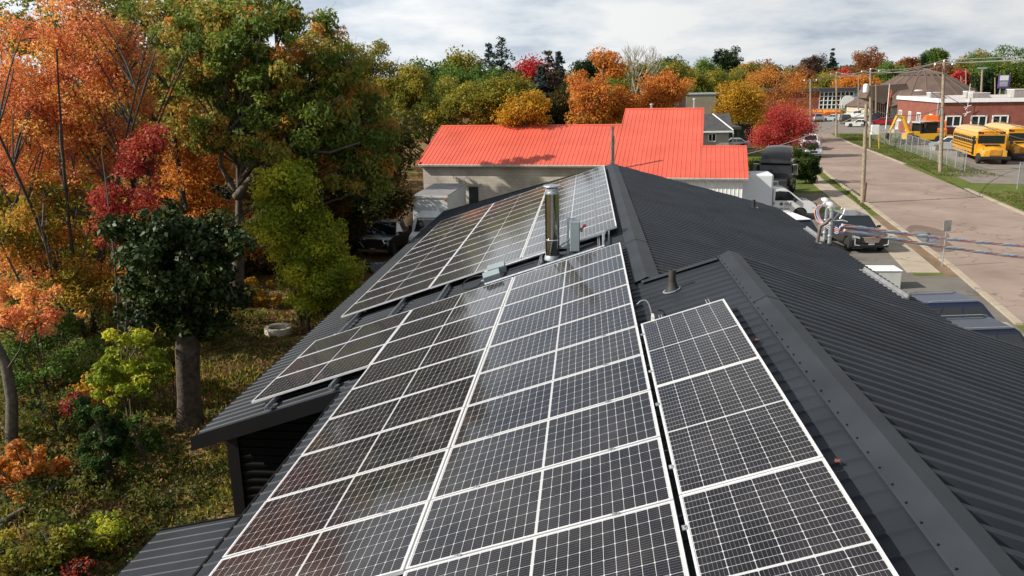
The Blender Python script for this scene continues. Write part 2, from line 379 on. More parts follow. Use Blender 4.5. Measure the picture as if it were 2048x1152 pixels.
ribbed(b, PL, lambda y: (-3.02, -0.42), -3.6, 15.1); ribbed(b, PL, lambda y: (-3.02, min(4.5, invYF(y))), 15.1, 19.2)
ribbed(b, PL, lambda y: (-0.42, 4.5), -2.78, 15.1); ribbed(b, PL, lambda y: (-0.42, 5.78), -14.5, -2.78)
b.build('roof_slope', M_roof, bld, world=True)
RIDF = RP(4.5, 0, HR); RIDN = RP(5.78, 0, HR)
T2 = R_(14.0)
def PRF(s, y, h): return Vector((RIDF.x+s*math.cos(T2)+h*math.sin(T2), ORG.y+y, RIDF.z-s*math.sin(T2)+h*math.cos(T2)))
def PRN(s, y, h): return Vector((RIDN.x+s*CT+h*ST, ORG.y+y, RIDN.z-s*ST+h*CT))
b = MB(); SE = (6.62-RIDF.x)/math.cos(T2)
WIDE = ((0, 0), (0.070, 0), (0.115, 1), (0.190, 1))
ribbed(b, PRF, lambda y: (0, SE), -2.9, 13.6, 0.050, WIDE)
def farR(y): return (max(0, (15.15-y)/(15.15-13.6)*0), SE*max(0, (15.15-y)/(15.15-13.6)))
ribbed(b, PRF, farR, 13.6, 15.1, 0.050, WIDE)
ribbed(b, PRN, lambda y: (0, 8.2), -14.5, -2.78, 0.052, WIDE)
b.build('roof_slope', M_roof, bld, world=True)
# ridge caps, butted in lengths
def ridge_cap(PLs, PRs, s_l, y0, y1, step, wl, wr, name='ridge_cap'):
    y = y0; b = MB(); k = 0
    while y < y1-0.05:
        ye = min(y+step, y1); hh = 0.036+0.004*(k % 2)
        rows = []
        for yy in (y, ye):
            rows.append([PLs(s_l-wl, yy, 0.024+hh*0.2), PLs(s_l-wl+.01, yy, hh), PLs(s_l-wl*.45, yy, hh+0.012), PLs(s_l, yy, hh+0.03), PRs(wr*.5, yy, hh+0.022), PRs(wr-.01, yy, hh+.022), PRs(wr, yy, 0.05)])
        b.rings(rows, cap=False, closed=False); y = ye+0.004; k += 1
    c = b.build(name, M_cap, bld, world=True, smooth=14)
    if name != 'ridge_cap' or y0 > -5: return
    sm_ = MB(); sm_.lathe([(0.008, -.01), (0.008, 0.006), (0.003, 0.009)], (0, 0, 0), 6); first = None; y = y1-0.1
    for k in range(50):
        for P, ss in ((PLs, s_l-wl+.025), (PRs, wr-.025)):
            p = P(ss, y, 0.044)-bld.location
            if first is None: first = sm_.build('screw', M_trimblack, c); first.location = p
            else: o = first.copy(); COL.objects.link(o); o.location = p
        y -= PITCH
ridge_cap(PL, PRF, 4.5, -2.72, 15.1, 3.05, .21, .20); ridge_cap(PL, PRN, 5.78, -14.5, -2.7, 3.05, .185, .145)
# rake trim, fascia and soffit
def strip(mb, a, c, drop, th, outv):
    a, c = Vector(a), Vector(c); o = Vector(outv)*th; d = Vector((0, 0, -drop))
    mb.add([a, c, c+d, a+d, a+o, c+o, c+d+o, a+d+o], [(0, 1, 2, 3)[::-1], (4, 5, 6, 7), (0, 4, 5, 1)[::-1], (3, 2, 6, 7)[::-1], (0, 3, 7, 4)[::-1], (1, 5, 6, 2)[::-1]])
b = MB()
strip(b, PL(-3.06, -3.60, .03), PL(-0.44, -3.60, .03), 0.24, 0.03, (0, -1, 0))
strip(b, PL(-3.05, -3.6, -.005), PL(-3.05, 19.2, -.005), 0.22, 0.025, (-1, 0, 0))
strip(b, PL(-0.45, -14.5, -.005), PL(-0.45, -3.64, -.005), 0.20, 0.025, (-1, 0, 0))
strip(b, PL(-3.02, 19.22, .03), PL(4.5, 15.17, .03), 0.22, 0.03, (0, 1, 0))
strip(b, PRF(SE+0.01, -2.7, 0), PRF(SE+0.01, 13.6, 0), 0.2, 0.02, (1, 0, 0))
strip(b, PL(4.42, -2.74, .035), PL(5.80, -2.74, .035), 0.5, 0.02, (0, 1, 0)); strip(b, PRN(0.05, -2.74, .04), PRN(8.2, -2.74, .04), 0.7, 0.02, (0, 1, 0))
b.build('fascia', M_trimblack, bld, world=True)
b = MB(); b.add([PL(-0.44, -2.795, .032), PL(-0.44, -2.795, .04), PL(4.4, -2.79, .04)], [(0, 1, 2)])
b = MB(); p, q = PL(4.40, -2.76, .036), PL(5.58, -2.76, .036)
b.add([p+Vector((0, -.12, 0)), q+Vector((0, -.12, 0)), q+Vector((0, .02, .004)), p+Vector((0, .02, .004))], [(0, 1, 2, 3)])
p, q = PRN(.3, -2.76, .045), PRN(8.2, -2.76, .045)
b.add([p+Vector((0, -.12, 0)), q+Vector((0, -.12, 0)), q+Vector((0, .02, .004)), p+Vector((0, .02, .004))], [(0, 1, 2, 3)])
b.build('rake_flashing', M_cap, bld, world=True)
b = MB()
b.quad(PL(-3.04, -3.58, -.20), PL(-0.46, -3.58, -.20), PL(-0.46, -2.9, -.20), PL(-3.04, -2.9, -.20))
b.quad(PL(-3.04, -3.0, -.20), PL(-2.05, -3.0, -.20), PL(-2.05, 19, -.20), PL(-3.04, 19, -.20))
b.build('soffit', M_blackwall, bld, world=True)
# walls: horizontal ribbed siding on the gable return, plain elsewhere
WX, WY = -5.92, 11.95
b = MB(); zt = 0.0; prof = []
k = 0; z = 0.0
while z < 4.4:
    for dz, dy in ((0, 0), (0.07, 0), (0.09, -0.03), (0.13, -0.03), (0.15, 0)):
        prof.append((z+dz, dy))
    z += 0.15
for i in range(len(prof)-1):
    (za, da), (zb, db) = prof[i], prof[i+1]
    if za == zb: continue
    xr = lambda z: max(WX+.11, ORG.x+(z-(ORG.z+HR/CT-.10))/math.tan(T))
    if xr(zb) > -3.45: break
    b.quad((xr(za), WY+da, za), (-3.4, WY+da, za), (-3.4, WY+db, zb), (xr(zb), WY+db, zb))
b.build('wall', M_blackwall, bld, world=True)
b = MB()
b.box((WX, WY-.0, 1.75), (0.2, 0.10, 3.5))
b.build('corner_trim', M_trimblack, bld, world=True)
b = MB()
b.quad((WX-.02, WY, 0), (WX-.02, 33, -1), (WX-.02, 33, 3.5), (WX-.02, WY, 3.5))
b.quad((WX, 33, -1), (.9, 29.5, -1), (.9, 29.5, 5.7), (WX, 33, 3.4)); b.quad((.9, 29.5, -1), (6.2, 28, 0), (6.2, 28, 4.4), (.9, 29.5, 5.7))
b.quad((6.2, 28, 0), (6.2, 12, 0), (6.2, 12, 4.5), (6.2, 28, 4.5)); b.quad((9.3, 12, 0), (9.3, 0, 0), (9.3, 0, 3.9), (9.3, 12, 3.9))
b.quad((6.2, 12, 0), (9.3, 12, 0), (9.3, 12, 3.9), (6.2, 12, 4.8)); b.quad((-3.45, WY, 0), (-3.45, 0, 0), (-3.45, 0, 4.2), (-3.45, WY, 4.2))
b.build('wall', M_blackwall, bld, world=True)
# low lean-to roof beside the near wall
def PLT(s, y, h): return Vector((-6.42+s*math.cos(R_(12.7))-h*math.sin(R_(12.7)), y, 2.515+s*math.sin(R_(12.7))+h*math.cos(R_(12.7))))
b = MB(); ribbed(b, PLT, lambda y: (0, 3.0), 2.0, 10.3, 0.012)
lt = b.build('lean_to_roof', M_roof, bld, world=True)
b = MB(); strip(b, PLT(0, 2, 0), PLT(0, 10.3, 0), .16, .02, (-1, 0, 0)); strip(b, PLT(0, 10.31, .02), PLT(3, 10.31, .02), .16, .02, (0, 1, 0)); b.build('lean_to_trim', M_trimblack, bld, world=True)
b = MB(); b.quad((-6.2, 2, 0), (-6.2, 10.2, 0), (-6.2, 10.2, 2.5), (-6.2, 2, 2.5)); b.quad((-6.2, 10.2, 0), (-3.5, 10.2, 0), (-3.5, 10.2, 3.1), (-6.2, 10.2, 2.5)); b.build('lean_to_wall', M_blackwall, bld, world=True)

# ------------------------------------------------------------ solar panels
PLg, PWd, PH = 2.100, 1.040, 0.035
m = bpy.data.materials.new('solar cells under glass'); m.use_nodes = True; nt = m.node_tree; bs = nt.nodes['Principled BSDF']
t = nt.nodes.new('ShaderNodeTexCoord'); sx = nt.nodes.new('ShaderNodeSeparateXYZ'); nt.links.new(t.outputs['Object'], sx.inputs[0])
def M2(op, a, b_=None):
    n = nt.nodes.new('ShaderNodeMath'); n.operation = op
    for i, v in enumerate((a, b_)):
        if v is None: continue
        if isinstance(v, (int, float)): n.inputs[i].default_value = v
        else: nt.links.new(v, n.inputs[i])
    return n.outputs[0]
ax = M2('ABSOLUTE', sx.outputs[0]); ay = sx.outputs[1]
px_, py_ = 0.0843, 0.1655
dx = M2('MULTIPLY', M2('ABSOLUTE', M2('SUBTRACT', M2('FRACT', M2('ADD', M2('DIVIDE', M2('SUBTRACT', ax, 0.010), px_), 0.5)), 0.5)), px_)
dy = M2('MULTIPLY', M2('ABSOLUTE', M2('SUBTRACT', M2('FRACT', M2('ADD', M2('DIVIDE', M2('ADD', ay, 0.4965), py_), 0.5)), 0.5)), py_)
lx = M2('LESS_THAN', dx, 0.0017); ly = M2('LESS_THAN', dy, 0.0019)
dia = M2('LESS_THAN', M2('ADD', dx, dy), 0.0105)
mid = M2('LESS_THAN', ax, 0.011); ex = M2('GREATER_THAN', ax, 1.0215); ey = M2('GREATER_THAN', M2('ABSOLUTE', ay), 0.4965)
line = lx
for q in (ly, dia, mid, ex, ey): line = M2('MAXIMUM', line, q)
bus = M2('LESS_THAN', M2('ABSOLUTE', M2('SUBTRACT', M2('FRACT', M2('DIVIDE', M2('ADD', ay, 0.4965+0.0138), 0.02758)), 0.5)), 0.036)
nzz = nt.nodes.new('ShaderNodeTexNoise'); nzz.inputs['Scale'].default_value = 1.3; nt.links.new(t.outputs['Object'], nzz.inputs['Vector'])
cellc = ramp_node(nt, [(0.3, (0.0065, 0.0055, 0.0075)), (0.7, (0.0095, 0.0082, 0.013))]); nt.links.new(nzz.outputs[0], cellc.inputs[0])
mb_ = nt.nodes.new('ShaderNodeMix'); mb_.data_type = 'RGBA'; nt.links.new(M2('MULTIPLY', bus, 0.38), mb_.inputs[0]); nt.links.new(cellc.outputs[0], mb_.inputs[6]); mb_.inputs[7].default_value = (0.4, 0.4, 0.4, 1)
ml = nt.nodes.new('ShaderNodeMix'); ml.data_type = 'RGBA'; nt.links.new(line, ml.inputs[0]); nt.links.new(mb_.outputs[2], ml.inputs[6]); ml.inputs[7].default_value = (0.46, 0.47, 0.48, 1)
# each panel a little different, with a thin film of dust
oi = nt.nodes.new('ShaderNodeObjectInfo'); nd = nt.nodes.new('ShaderNodeTexNoise'); nd.inputs['Scale'].default_value = 2.2; nd.inputs['Detail'].default_value = 7; nt.links.new(t.outputs['Object'], nd.inputs['Vector'])
dm = nt.nodes.new('ShaderNodeMapRange'); dm.inputs[1].default_value = 0.42; dm.inputs[2].default_value = 0.75; dm.inputs[3].default_value = 0.0; dm.inputs[4].default_value = 0.05; nt.links.new(nd.outputs[0], dm.inputs[0])
md = nt.nodes.new('ShaderNodeMix'); md.data_type = 'RGBA'; nt.links.new(M2('ADD', dm.outputs[0], M2('MULTIPLY', oi.outputs['Random'], 0.014)), md.inputs[0]); nt.links.new(ml.outputs[2], md.inputs[6]); md.inputs[7].default_value = (0.30, 0.28, 0.25, 1)
nt.links.new(md.outputs[2], bs.inputs['Base Color'])
nt.links.new(M2('ADD', 0.06, M2('MULTIPLY', oi.outputs['Random'], 0.05)), bs.inputs['Roughness']); bs.inputs['Specular IOR Level'].default_value = 0.42
nw = nt.nodes.new('ShaderNodeTexNoise'); nw.inputs['Scale'].default_value = 3.0; nw.inputs['Detail'].default_value = 2; nt.links.new(t.outputs['Object'], nw.inputs['Vector'])
bpn = nt.nodes.new('ShaderNodeBump'); bpn.inputs['Strength'].default_value = 0.012; bpn.inputs['Distance'].default_value = 0.02; nt.links.new(nw.outputs[0], bpn.inputs['Height']); nt.links.new(bpn.outputs[0], bs.inputs['Normal'])
M_cells = m
def make_panel():
    t = thing('solar_panel', 'black solar panel', 'solar panel')
    b = MB(); fw = 0.018
    for sgn in (-1, 1):
        b.box((0, sgn*(PWd/2-fw/2), -PH/2+.003), (PLg, fw, PH)); b.box((sgn*(PLg/2-fw/2), 0, -PH/2+.003), (fw, PWd-2*fw-.002, PH))
    b.build('frame', M_alu, t)
    b = MB(); b.box((0, 0, -0.004), (PLg-2*fw-.002, PWd-2*fw-.002, 0.008)); b.build('glass', M_cells, t)
    b = MB(); b.box((0, 0, -PH+.004), (PLg-.08, PWd-.08, 0.004)); b.build('backsheet', M_white, t)
    for sx_ in (-0.62, 0.62):
        b = MB(); b.box((sx_, PWd/2+0.010, 0.007), (0.055, 0.034, 0.007)); b.lathe([(0.009, .0105), (0.009, .019), (0.004, .020)], (sx_, PWd/2+.01, 0), 6)
        b.build('clamp', M_galv, t)
    return t
proto = make_panel(); used = [False]
def place_panel(s, y, label, portrait=False, group='solar panels on the charcoal roof', jit=0.0):
    o = proto if not used[0] else copy_tree(proto); used[0] = True
    M = ROOFM @ Matrix.Translation((s, y, 0)) @ Matrix.Rotation(R_(random.uniform(-.12, .12)), 4, 'X') @ Matrix.Rotation(R_(random.uniform(-.12, .12)), 4, 'Y')
    if portrait: M = M @ Matrix.Rotation(math.pi/2, 4, 'Z')
    o.matrix_world = M; o['label'] = label; o['group'] = group
    return o
random.seed(4)
colname = {-1: 'lowest', 0: 'middle', 1: 'topmost'}
for c in (-1, 0, 1):
    for k in range(12):
        where = 'nearest the dark gap' if k == 0 else ('at the far roof end' if k == 11 else ORD[k]+' row beyond the gap')
        place_panel(c*2.12+1.05, 1.72+k*1.046+0.52, 'solar panel of the far array in its %s column, %s' % ({-1: 'eave side', 0: 'middle', 1: 'ridge side'}[c], where), group='panels of the far array')
for k in range(3):
    place_panel(-2.12+1.05, -k*1.06-0.52, 'solar panel by the lower eave, %s of the short three-panel column' % ['farthest', 'middle', 'nearest'][k], group='panels of the near array')
for c in (0, 1):
    for k in range(10 if c else 9):
        where = 'touching the dark gap' if k == 0 else ORD[k]+' row from the gap'
        place_panel(c*2.12+1.05, -k*1.06-0.52, 'solar panel of the near array in its %s long column, %s' % (['left', 'right'][c], where), group='panels of the near array')
for k in range(3):
    place_panel(4.785, -5.27-1.05-k*2.115, 'solar panel set lengthwise beside the near ridge cap, %s of three' % ['farthest', 'middle one', 'nearest and cut off'][k], portrait=True, group='panels set lengthwise')

# mounting rails (open channels) along the roof under the panels
def rail(s, y0, y1, label, hide=False):
    t = thing('mounting_rail', label, 'rail', RP(s, y0, -0.075), 0, 'mounting rails')
    b = MB(); n = 2
    sec = [(-.021, -.03), (.021, -.03), (.021, .035), (.012, .035), (.012, .022), (.015, .022), (.015, -.024), (-.015, -.024), (-.015, .022), (-.012, .022), (-.012, .035), (-.021, .035)]
    b.rings([[RP(s+x, y, -0.078+z) for x, z in sec] for y in (y0, y1)]); b.build('channel', M_galv, t, world=True)
    b = MB(); y = y0+.12
    while y < y1:
        b.box(RP(s, y, -.125), (.07, .05, .045)); y += 1.4
    b.build('foot', M_galv, t, world=True)
nm = {-1.72: 'lower eave side', -0.62: 'second from the eave', 0.42: 'third from the eave', 1.68: 'fourth from the eave', 2.56: 'behind the junction boxes', 3.80: 'closest to the far ridge cap'}
for s, y0, y1 in ((-1.72, -3.55, 14.2), (-0.62, -3.5, 14.2), (0.42, -9.6, 14.2), (1.68, -9.6, 14.2), (2.56, -10.6, 14.2), (3.80, -10.6, 14.2)):
    rail(s, y0, y1, 'galvanised channel rail under the panels, '+nm[s])
rail(4.52, -11, -4.98, 'galvanised channel rail end beside the bent conduit'); rail(5.13, -11, -4.93, 'galvanised channel rail end near the big ridge cap')
# ------------------------------------------------------------ flue, boxes and pipes on the roof
def V3(*a): return Vector(a)
s0, y0_ = roof_hit(1105, 519); base = RP(s0, y0_, HR)
fl = thing('flue_pipe', 'tall polished stainless flue pipe with flat round cap between the panel arrays', 'chimney', base)
b = MB(); b.lathe([(.145, -.02), (.145, 1.36)], n=32); b.build('pipe', M_steel, fl, smooth=40)
b = MB(); b.lathe([(.17, 0), (.165, .05), (.150, .10)], n=28); b.build('flashing_collar', M_galv, fl, smooth=40)
b = MB(); b.lathe([(.150, .40), (.153, .405), (.153, .43), (.150, .435)], n=32, cap=False); b.build('clamp_band', M_chrome, fl, smooth=40)
b = MB(); b.lathe([(.150, 1.355), (.172, 1.362), (.172, 1.385), (.12, 1.40)], n=32); b.build('storm_collar', M_galv, fl, smooth=30)
b = MB(); b.lathe([(.12, 1.40), (.12, 1.47), (.10, 1.48)], n=24); b.build('outlet', M_galv, fl, smooth=30)
b = MB(); b.lathe([(.02, 1.50), (.180, 1.495), (.185, 1.51), (.175, 1.525), (.05, 1.54)], n=32); b.build('cap', M_galv, fl, smooth=30)
for q in range(4):
    a = q*math.pi/2+.5; b = MB(); b.tube([(.11*math.cos(a), .11*math.sin(a), 1.46), (.14*math.cos(a), .14*math.sin(a), 1.52)], .012, 6); b.build('cap_leg', M_white, fl)

def frame_thing():
    p = at(1143, 506, base.y+.02)
    t = thing('disconnect_switch', 'grey electrical disconnect box with red handle on a strut frame beside the flue', 'switch box', p)
    b = MB(); b.box((.07, -.05, .36), (.20, .16, .62)); b.build('box', M_boxgrey, t, bevel=.008)
    b = MB(); b.box((.07, -.136, .36), (.18, .012, .58)); b.build('door', M_boxgrey, t, bevel=.004)
    b = MB(); b.tube([(.175, -.05, .48), (.215, -.05, .50)], .045, 10); b.build('handle_base', M_boxgrey, t)
    h = MB(); h.tube([(.21, -.06, .50), (.25, -.08, .565)], .016, 8); h.lathe([(.0, -.035), (.025, -.025), (.035, 0), (.025, .025), (.0, .035)], (.262, -.085, .585), 12); h.build('handle', M_red, t, smooth=60)
    b = MB(); b.box((-.07, .05, .33), (.045, .045, .78)); b.box((.0, .05, .70), (.16, .04, .03)); b.build('strut', M_galv, t)
    b = MB(); b.tube([(-.45, -.02, -.0), (.02, .02, .32)], .02, 6); b.box((-.22, -.01, .0), (.62, .045, .045)); b.box((-.1, .06, .10), (.3, .04, .04)); b.build('brace', M_galv, t)
    return t
frame_thing()
def box_tilt(px, py, Y, label, size, rz, name='junction_box'):
    p = at(px, py, Y); t = thing(name, label, 'junction box', p, rz, 'junction boxes'); M = Matrix.Rotation(-T*0.9, 3, 'Y') @ Matrix.Rotation(R_(12), 3, 'X')
    x, y, z = size
    b = MB(); b.box((0, 0, 0), size, M); b.build('box', M_boxgrey, t, bevel=.006)
    b = MB(); b.box(M @ Vector((0, 0, z/2+.009)), (x*.98, y*.98, .014), M); b.build('lid', M_boxgrey, t, bevel=.003)
    b = MB(); b.tube([M @ Vector((-x/2, -.04, -.01)), M @ Vector((-x/2-.06, -.04, -.01))], .022, 8); b.build('conduit_hub', M_galv, t)
    return t
sJ, yJ = roof_hit(990, 560, -.05)
box_tilt(984, 553, ORG.y+.28, 'grey junction box lying in the gap, nearer the camera of the pair', (.34, .24, .13), R_(8))
box_tilt(994, 538, ORG.y+.78, 'grey junction box behind its twin, touching the far array edge', (.36, .24, .13), R_(4))
# cables in the gap
def cable(name, label, pts, r, mtl, cat='cable', group=None, n=6):
    P = [Vector(p) for p in pts]; out = []
    for i in range(len(P)-1):
        p0, p1, p2, p3 = P[max(i-1, 0)], P[i], P[i+1], P[min(i+2, len(P)-1)]
        for k in range(6):
            u = k/6; out.append(0.5*((2*p1)+(p2-p0)*u+(2*p0-5*p1+4*p2-p3)*u*u+(3*p1-p0-3*p2+p3)*u**3))
    out.append(P[-1]); b = MB(); b.tube(out, r, n); o = b.build(name, mtl, smooth=50); tag(o, label, cat, group); return o
M_cable = mat('dark cable', (0.02, 0.02, 0.02), 0.5)
cable('cable', 'black cable curling out of the nearer junction box along the gap', [RP(1.35, .55, -.02), RP(1.15, .45, -.10), RP(.9, .42, -.13), RP(.6, .35, -.13), RP(.35, .2, -.12)], .016, M_cable)
cable('cable', 'black cable loop rising behind the junction boxes', [RP(1.45, .95, .0), RP(1.2, .98, .06), RP(1.0, .9, .05), RP(.9, .75, -.05), RP(1.1, .7, -.1), RP(1.35, .75, -.06)], .013, M_cable)
cable('conduit', 'grey conduit pipe lying along the near edge of the far array', [RP(1.3, 1.55, -.02), RP(2.6, 1.52, -.02), RP(3.98, 1.5, -.02)], .028, M_galv, 'conduit', None, 8)
cable('conduit', 'grey conduit pipe along the upper edge of the near array', [RP(1.5, .14, .0), RP(2.6, .13, .0), RP(3.92, .12, .0)], .030, M_galv, 'conduit', None, 8)
t = thing('pipe_support', 'small galvanised post bracket joining two conduits near the ridge', 'bracket', RP(3.86, .8, -.1))
for k in (0, 1):
    b = MB(); b.box(Vector((.03+k*.09, -.1+k*.05, .12)), (.03, .03, .34)); b.build('post', M_galv, t)
b = MB(); b.tube([(.0, -.62, .10), (.02, .66, .12)], .018, 6); b.build('cross_bar', M_galv, t)
# bent conduit by the lengthwise panels
cq = [RP(*roof_hit(px, py, .02), .02+h) for px, py, h in ((1274, 609, 0), (1284, 606, .03), (1294, 607, .04), (1300, 615, .03), (1304, 630, 0))]
cable('conduit', 'thin bent grey conduit curving over beside the lengthwise panels', cq, .010, mat('dull conduit grey', (.20, .21, .22), .5, .4), 'conduit', None, 8)
t = thing('rail_bracket', 'white metal bracket by the bent conduit at the panel corner', 'bracket', RP(*roof_hit(1303, 638, 0), -.05))
b = MB(); b.box((0.0, 0, .05), (.03, .16, .09)); b.box((.06, -.03, .03), (.10, .05, .03)); b.build('plate', M_alu, t)
# roof vent with rubber boot
sv, yv = roof_hit(1344, 582); pv = RP(sv, yv, HR+.01)
t = thing('vent_pipe', 'short black vent pipe in a rubber boot beside the near ridge cap', 'vent pipe', pv)
b = MB(); b.lathe([(.052, .02), (.052, .30), (.043, .30), (.043, .22)], n=20); b.build('pipe', mat('vent pipe plastic', (0.05, 0.045, 0.035), .5), t, smooth=40)
b = MB(); Mx = Matrix.Rotation(-T, 3, 'Y'); rs = []
for r_, z_ in ((.115, 0), (.11, .015), (.085, .04), (.066, .10), (.054, .13)): rs.append([(Mx @ Vector((r_*math.cos(a*2*math.pi/20), r_*math.sin(a*2*math.pi/20), 0)))*(1 if z_ < .1 else 1)+Vector((0, 0, z_)) for a in range(20)])
b.rings(rs); b.build('boot', M_rubber, t, smooth=50)
b = MB(); rs = [[Mx @ Vector((r_*math.cos(a*2*math.pi/20), r_*math.sin(a*2*math.pi/20), z_)) for a in range(20)] for r_, z_ in ((.13, .0), (.13, .012), (.11, .014))]; b.rings(rs); b.build('base_ring', M_galv, t)
# vent on the street-side slope
def hitR(px, py, P, h=0.0):
    o = P(0, 0, h); n = (P(0, 1, h)-o).cross(P(1, 0, h)-o).normalized(); d = ray(px, py); return CAM+d*((o-CAM).dot(n)/d.dot(n))
pv = hitR(1507, 418, PRF)
t = thing('vent_pipe', 'small black vent stub low on the street side slope near its far edge', 'vent pipe', pv)
b = MB(); b.lathe([(.05, 0), (.05, .30)], n=14); b.build('pipe', M_rubber, t, smooth=40)
b = MB(); b.lathe([(.14, .0), (.13, .03), (.06, .08)], n=14); b.build('boot', M_rubber, t, smooth=40)
b = MB(); b.box((.1, -.06, .05), (.06, .03, .04)); b.build('clip', M_galv, t)
# snow guards on the street-side eave
for (a, c, lab) in (((1609, 458), (1644, 484), 'grey snow guard bar on the eave beside the service masts'), ((1723, 541), (1811, 598), 'grey snow guard bar on the eave above the white cabinet')):
    p, q = hitR(*a, PRF, .03), hitR(*c, PRF, .03); d = (q-p).normalized(); up = Vector((math.sin(T2), 0, math.cos(T2))); sd_ = d.cross(up)
    b = MB(); b.rings([[e+sd_*x+up*z for x, z in ((-.06, .0), (.06, .0), (.06, .02), (-.02, .03), (-.03, .10), (-.06, .10))] for e in (p, q)]); o = b.build('snow_guard', mat('snow guard grey', (.22, .225, .235), .5)); tag(o, lab, 'snow guard', 'snow guards')
# twin service masts and twisted service cables
pm = hitR(1656, 492, PRF)
def mast(px, py, lab, hgt, lean=0):
    p = hitR(px, py, PRF); t = thing('service_mast', lab, 'mast', p, 0, 'service masts')
    b = MB(); b.tube([(0, 0, -.05), (0, 0, hgt)], .048, 14); b.build('pipe', M_galv, t, smooth=50)
    b = MB(); b.lathe([(.12, 0), (.10, .03), (.055, .08)], n=16); b.build('flashing', M_rubber, t, smooth=40)
    rs = []
    for k in range(9):   # weatherhead: bent hood
        a = k/8*math.pi*0.62; c = Vector((-.10+.10*math.cos(a), 0, hgt+.16*math.sin(a)+.02)); r = .062+.035*math.sin(k/8*math.pi)
        tn = Vector((-.10*math.sin(a), 0, .16*math.cos(a))).normalized(); sd = Vector((0, 1, 0)); nn = tn.cross(sd)
        rs.append([c+(sd*math.cos(q*2*math.pi/14)+nn*math.sin(q*2*math.pi/14))*r for q in range(14)])
    b = MB(); b.rings(rs); b.build('weatherhead', M_alu, t, smooth=60)
    for zc in (.25, .6):
        b = MB(); b.lathe([(.056, zc*hgt), (.06, zc*hgt+.01), (.06, zc*hgt+.06), (.056, zc*hgt+.07)], n=14, cap=False); b.build('clamp', M_galv, t)
    return t
m1 = mast(1648, 486, 'galvanised service mast with round weatherhead, left one of the pair', .98); m2 = mast(1658, 492, 'galvanised service mast with round weatherhead, right one of the pair', .93)
t = thing('mast_brace', 'bent brown brace pipe leaning against the left service mast', 'brace', hitR(1636, 489, PRF))
b = MB(); b.tube([(-.03, 0, 0), (0.0, 0, .25), (.02, 0, .5), (.14, -.02, .56), (.27, 0, .70)], [.05, .045, .05, .05, .045], 10); b.build('pipe', mat('brown pipe', (.16, .12, .10), .6, .3), t, smooth=60)
b = MB(); b.lathe([(.12, 0), (.1, .04), (.05, .06)], n=12); b.build('foot', M_galv, t)
h1 = m1.location+Vector((-.15, -.05, 1.05)); a1 = m2.location+Vector((.14, 0, .62))
C_r, C_b, C_w = mat('red insulation', (.80, .36, .31), .55, 0, .15, 9), mat('blue insulation', (.40, .50, .72), .55, 0, .15, 9), mat('bare pale conductor', (.72, .73, .75), .4, .2, .05, 9)
def twisted(lab, A, B, sag, turns, r=.026, rr=.024):
    A, B = Vector(A), Vector(B); t = thing('service_cable', lab, 'cable', A, 0, 'twisted service cables'); n = turns*9
    d = (B-A).normalized(); s1 = d.cross(Vector((0, 0, 1))).normalized(); s2 = s1.cross(d)
    for q, mm_ in enumerate((C_r, C_b, C_w)):
        pts = []
        for i in range(n+1):
            u = i/n; c = A.lerp(B, u)-Vector((0, 0, sag*4*u*(1-u))); ph = q*2.094+u*turns*2*math.pi
            pts.append(c+s1*math.cos(ph)*r+s2*math.sin(ph)*r)
        b = MB(); b.tube(pts, rr if q < 2 else rr*1.15, 6); b.build('strand', mm_, t, world=True, smooth=60)
zA = at(1690, 449, 24.5); 
twisted('upper twisted red, blue and pale overhead cable leaving the service masts', at(1684, 450, m2.location.y), at(2180, 500, 28.0), .10, 9)
twisted('lower twisted red, blue and pale overhead cable leaving the service masts', at(1688, 460, m2.location.y), at(2180, 527, 27.0), .10, 9)
for k, (dx, pa, mm_) in enumerate(((0, 445, C_b), (.05, 452, C_r), (-.05, 458, C_r), (.02, 463, C_b))):
    lab = ['blue lead looping from the weatherheads to the upper cable', 'red lead looping from the weatherheads to the upper cable', 'red lead drooping from the weatherheads to the lower cable', 'blue lead drooping from the weatherheads to the lower cable'][k]
    e = at(1690, [449, 451, 460, 462][k], m2.location.y)
    cable('drip_lead', lab, [h1+Vector((dx, 0, 0)), h1+Vector((-.12+dx, 0, -.15)), h1+Vector((-.02+dx, -.05, -.45)), m2.location+Vector((.15, -.05, .35+.05*k)), e+Vector((-.12, 0, -.06)), e], .015, mm_, 'cable')
t = thing('cable_anchor', 'bright wire loop anchor holding the cables beside the service masts', 'anchor', m2.location+Vector((.0, 0, .6)))
b = MB(); b.tube([(.03, 0, .08), (.18, 0, .28), (.26, .02, .42), (.33, .02, .40), (.30, 0, .28), (.22, 0, .14)], .014, 6); b.build('loop', M_alu, t); b = MB(); b.tube([(.03, 0, .08), (.3, 0, .09), (.42, 0, .05)], .016, 6); b.build('rod', M_alu, t)
# a few fallen leaves on the ribs
ml_ = mat('dry red leaf', (.20, .06, .035), .8, 0, .2, 30)
for k, (px, py, lab) in enumerate(((1513, 686, 'dry red leaf beside the middle lengthwise panel'), (1674, 931, 'dry orange leaf on the roof beside the nearest lengthwise panel'), (940, 560, 'dry leaf in the dark gap left of the junction boxes'), (1072, 527, 'dry leaf in the gap just left of the flue'))):
    s_, y_ = roof_hit(px, py, HR+.02); b = MB(); p = RP(s_, y_, HR+.035)
    pts = [(0, .035), (.012, .014), (.034, .017), (.017, 0), (.02, -.024), (0, -.014), (-.02, -.024), (-.017, 0), (-.034, .017), (-.012, .014)]
    b.quad(*[p+Vector((x, y, .25*x+.15*abs(y)+.02)) for x, y in pts]); o = b.build('leaf', ml_); tag(o, lab, 'leaf')
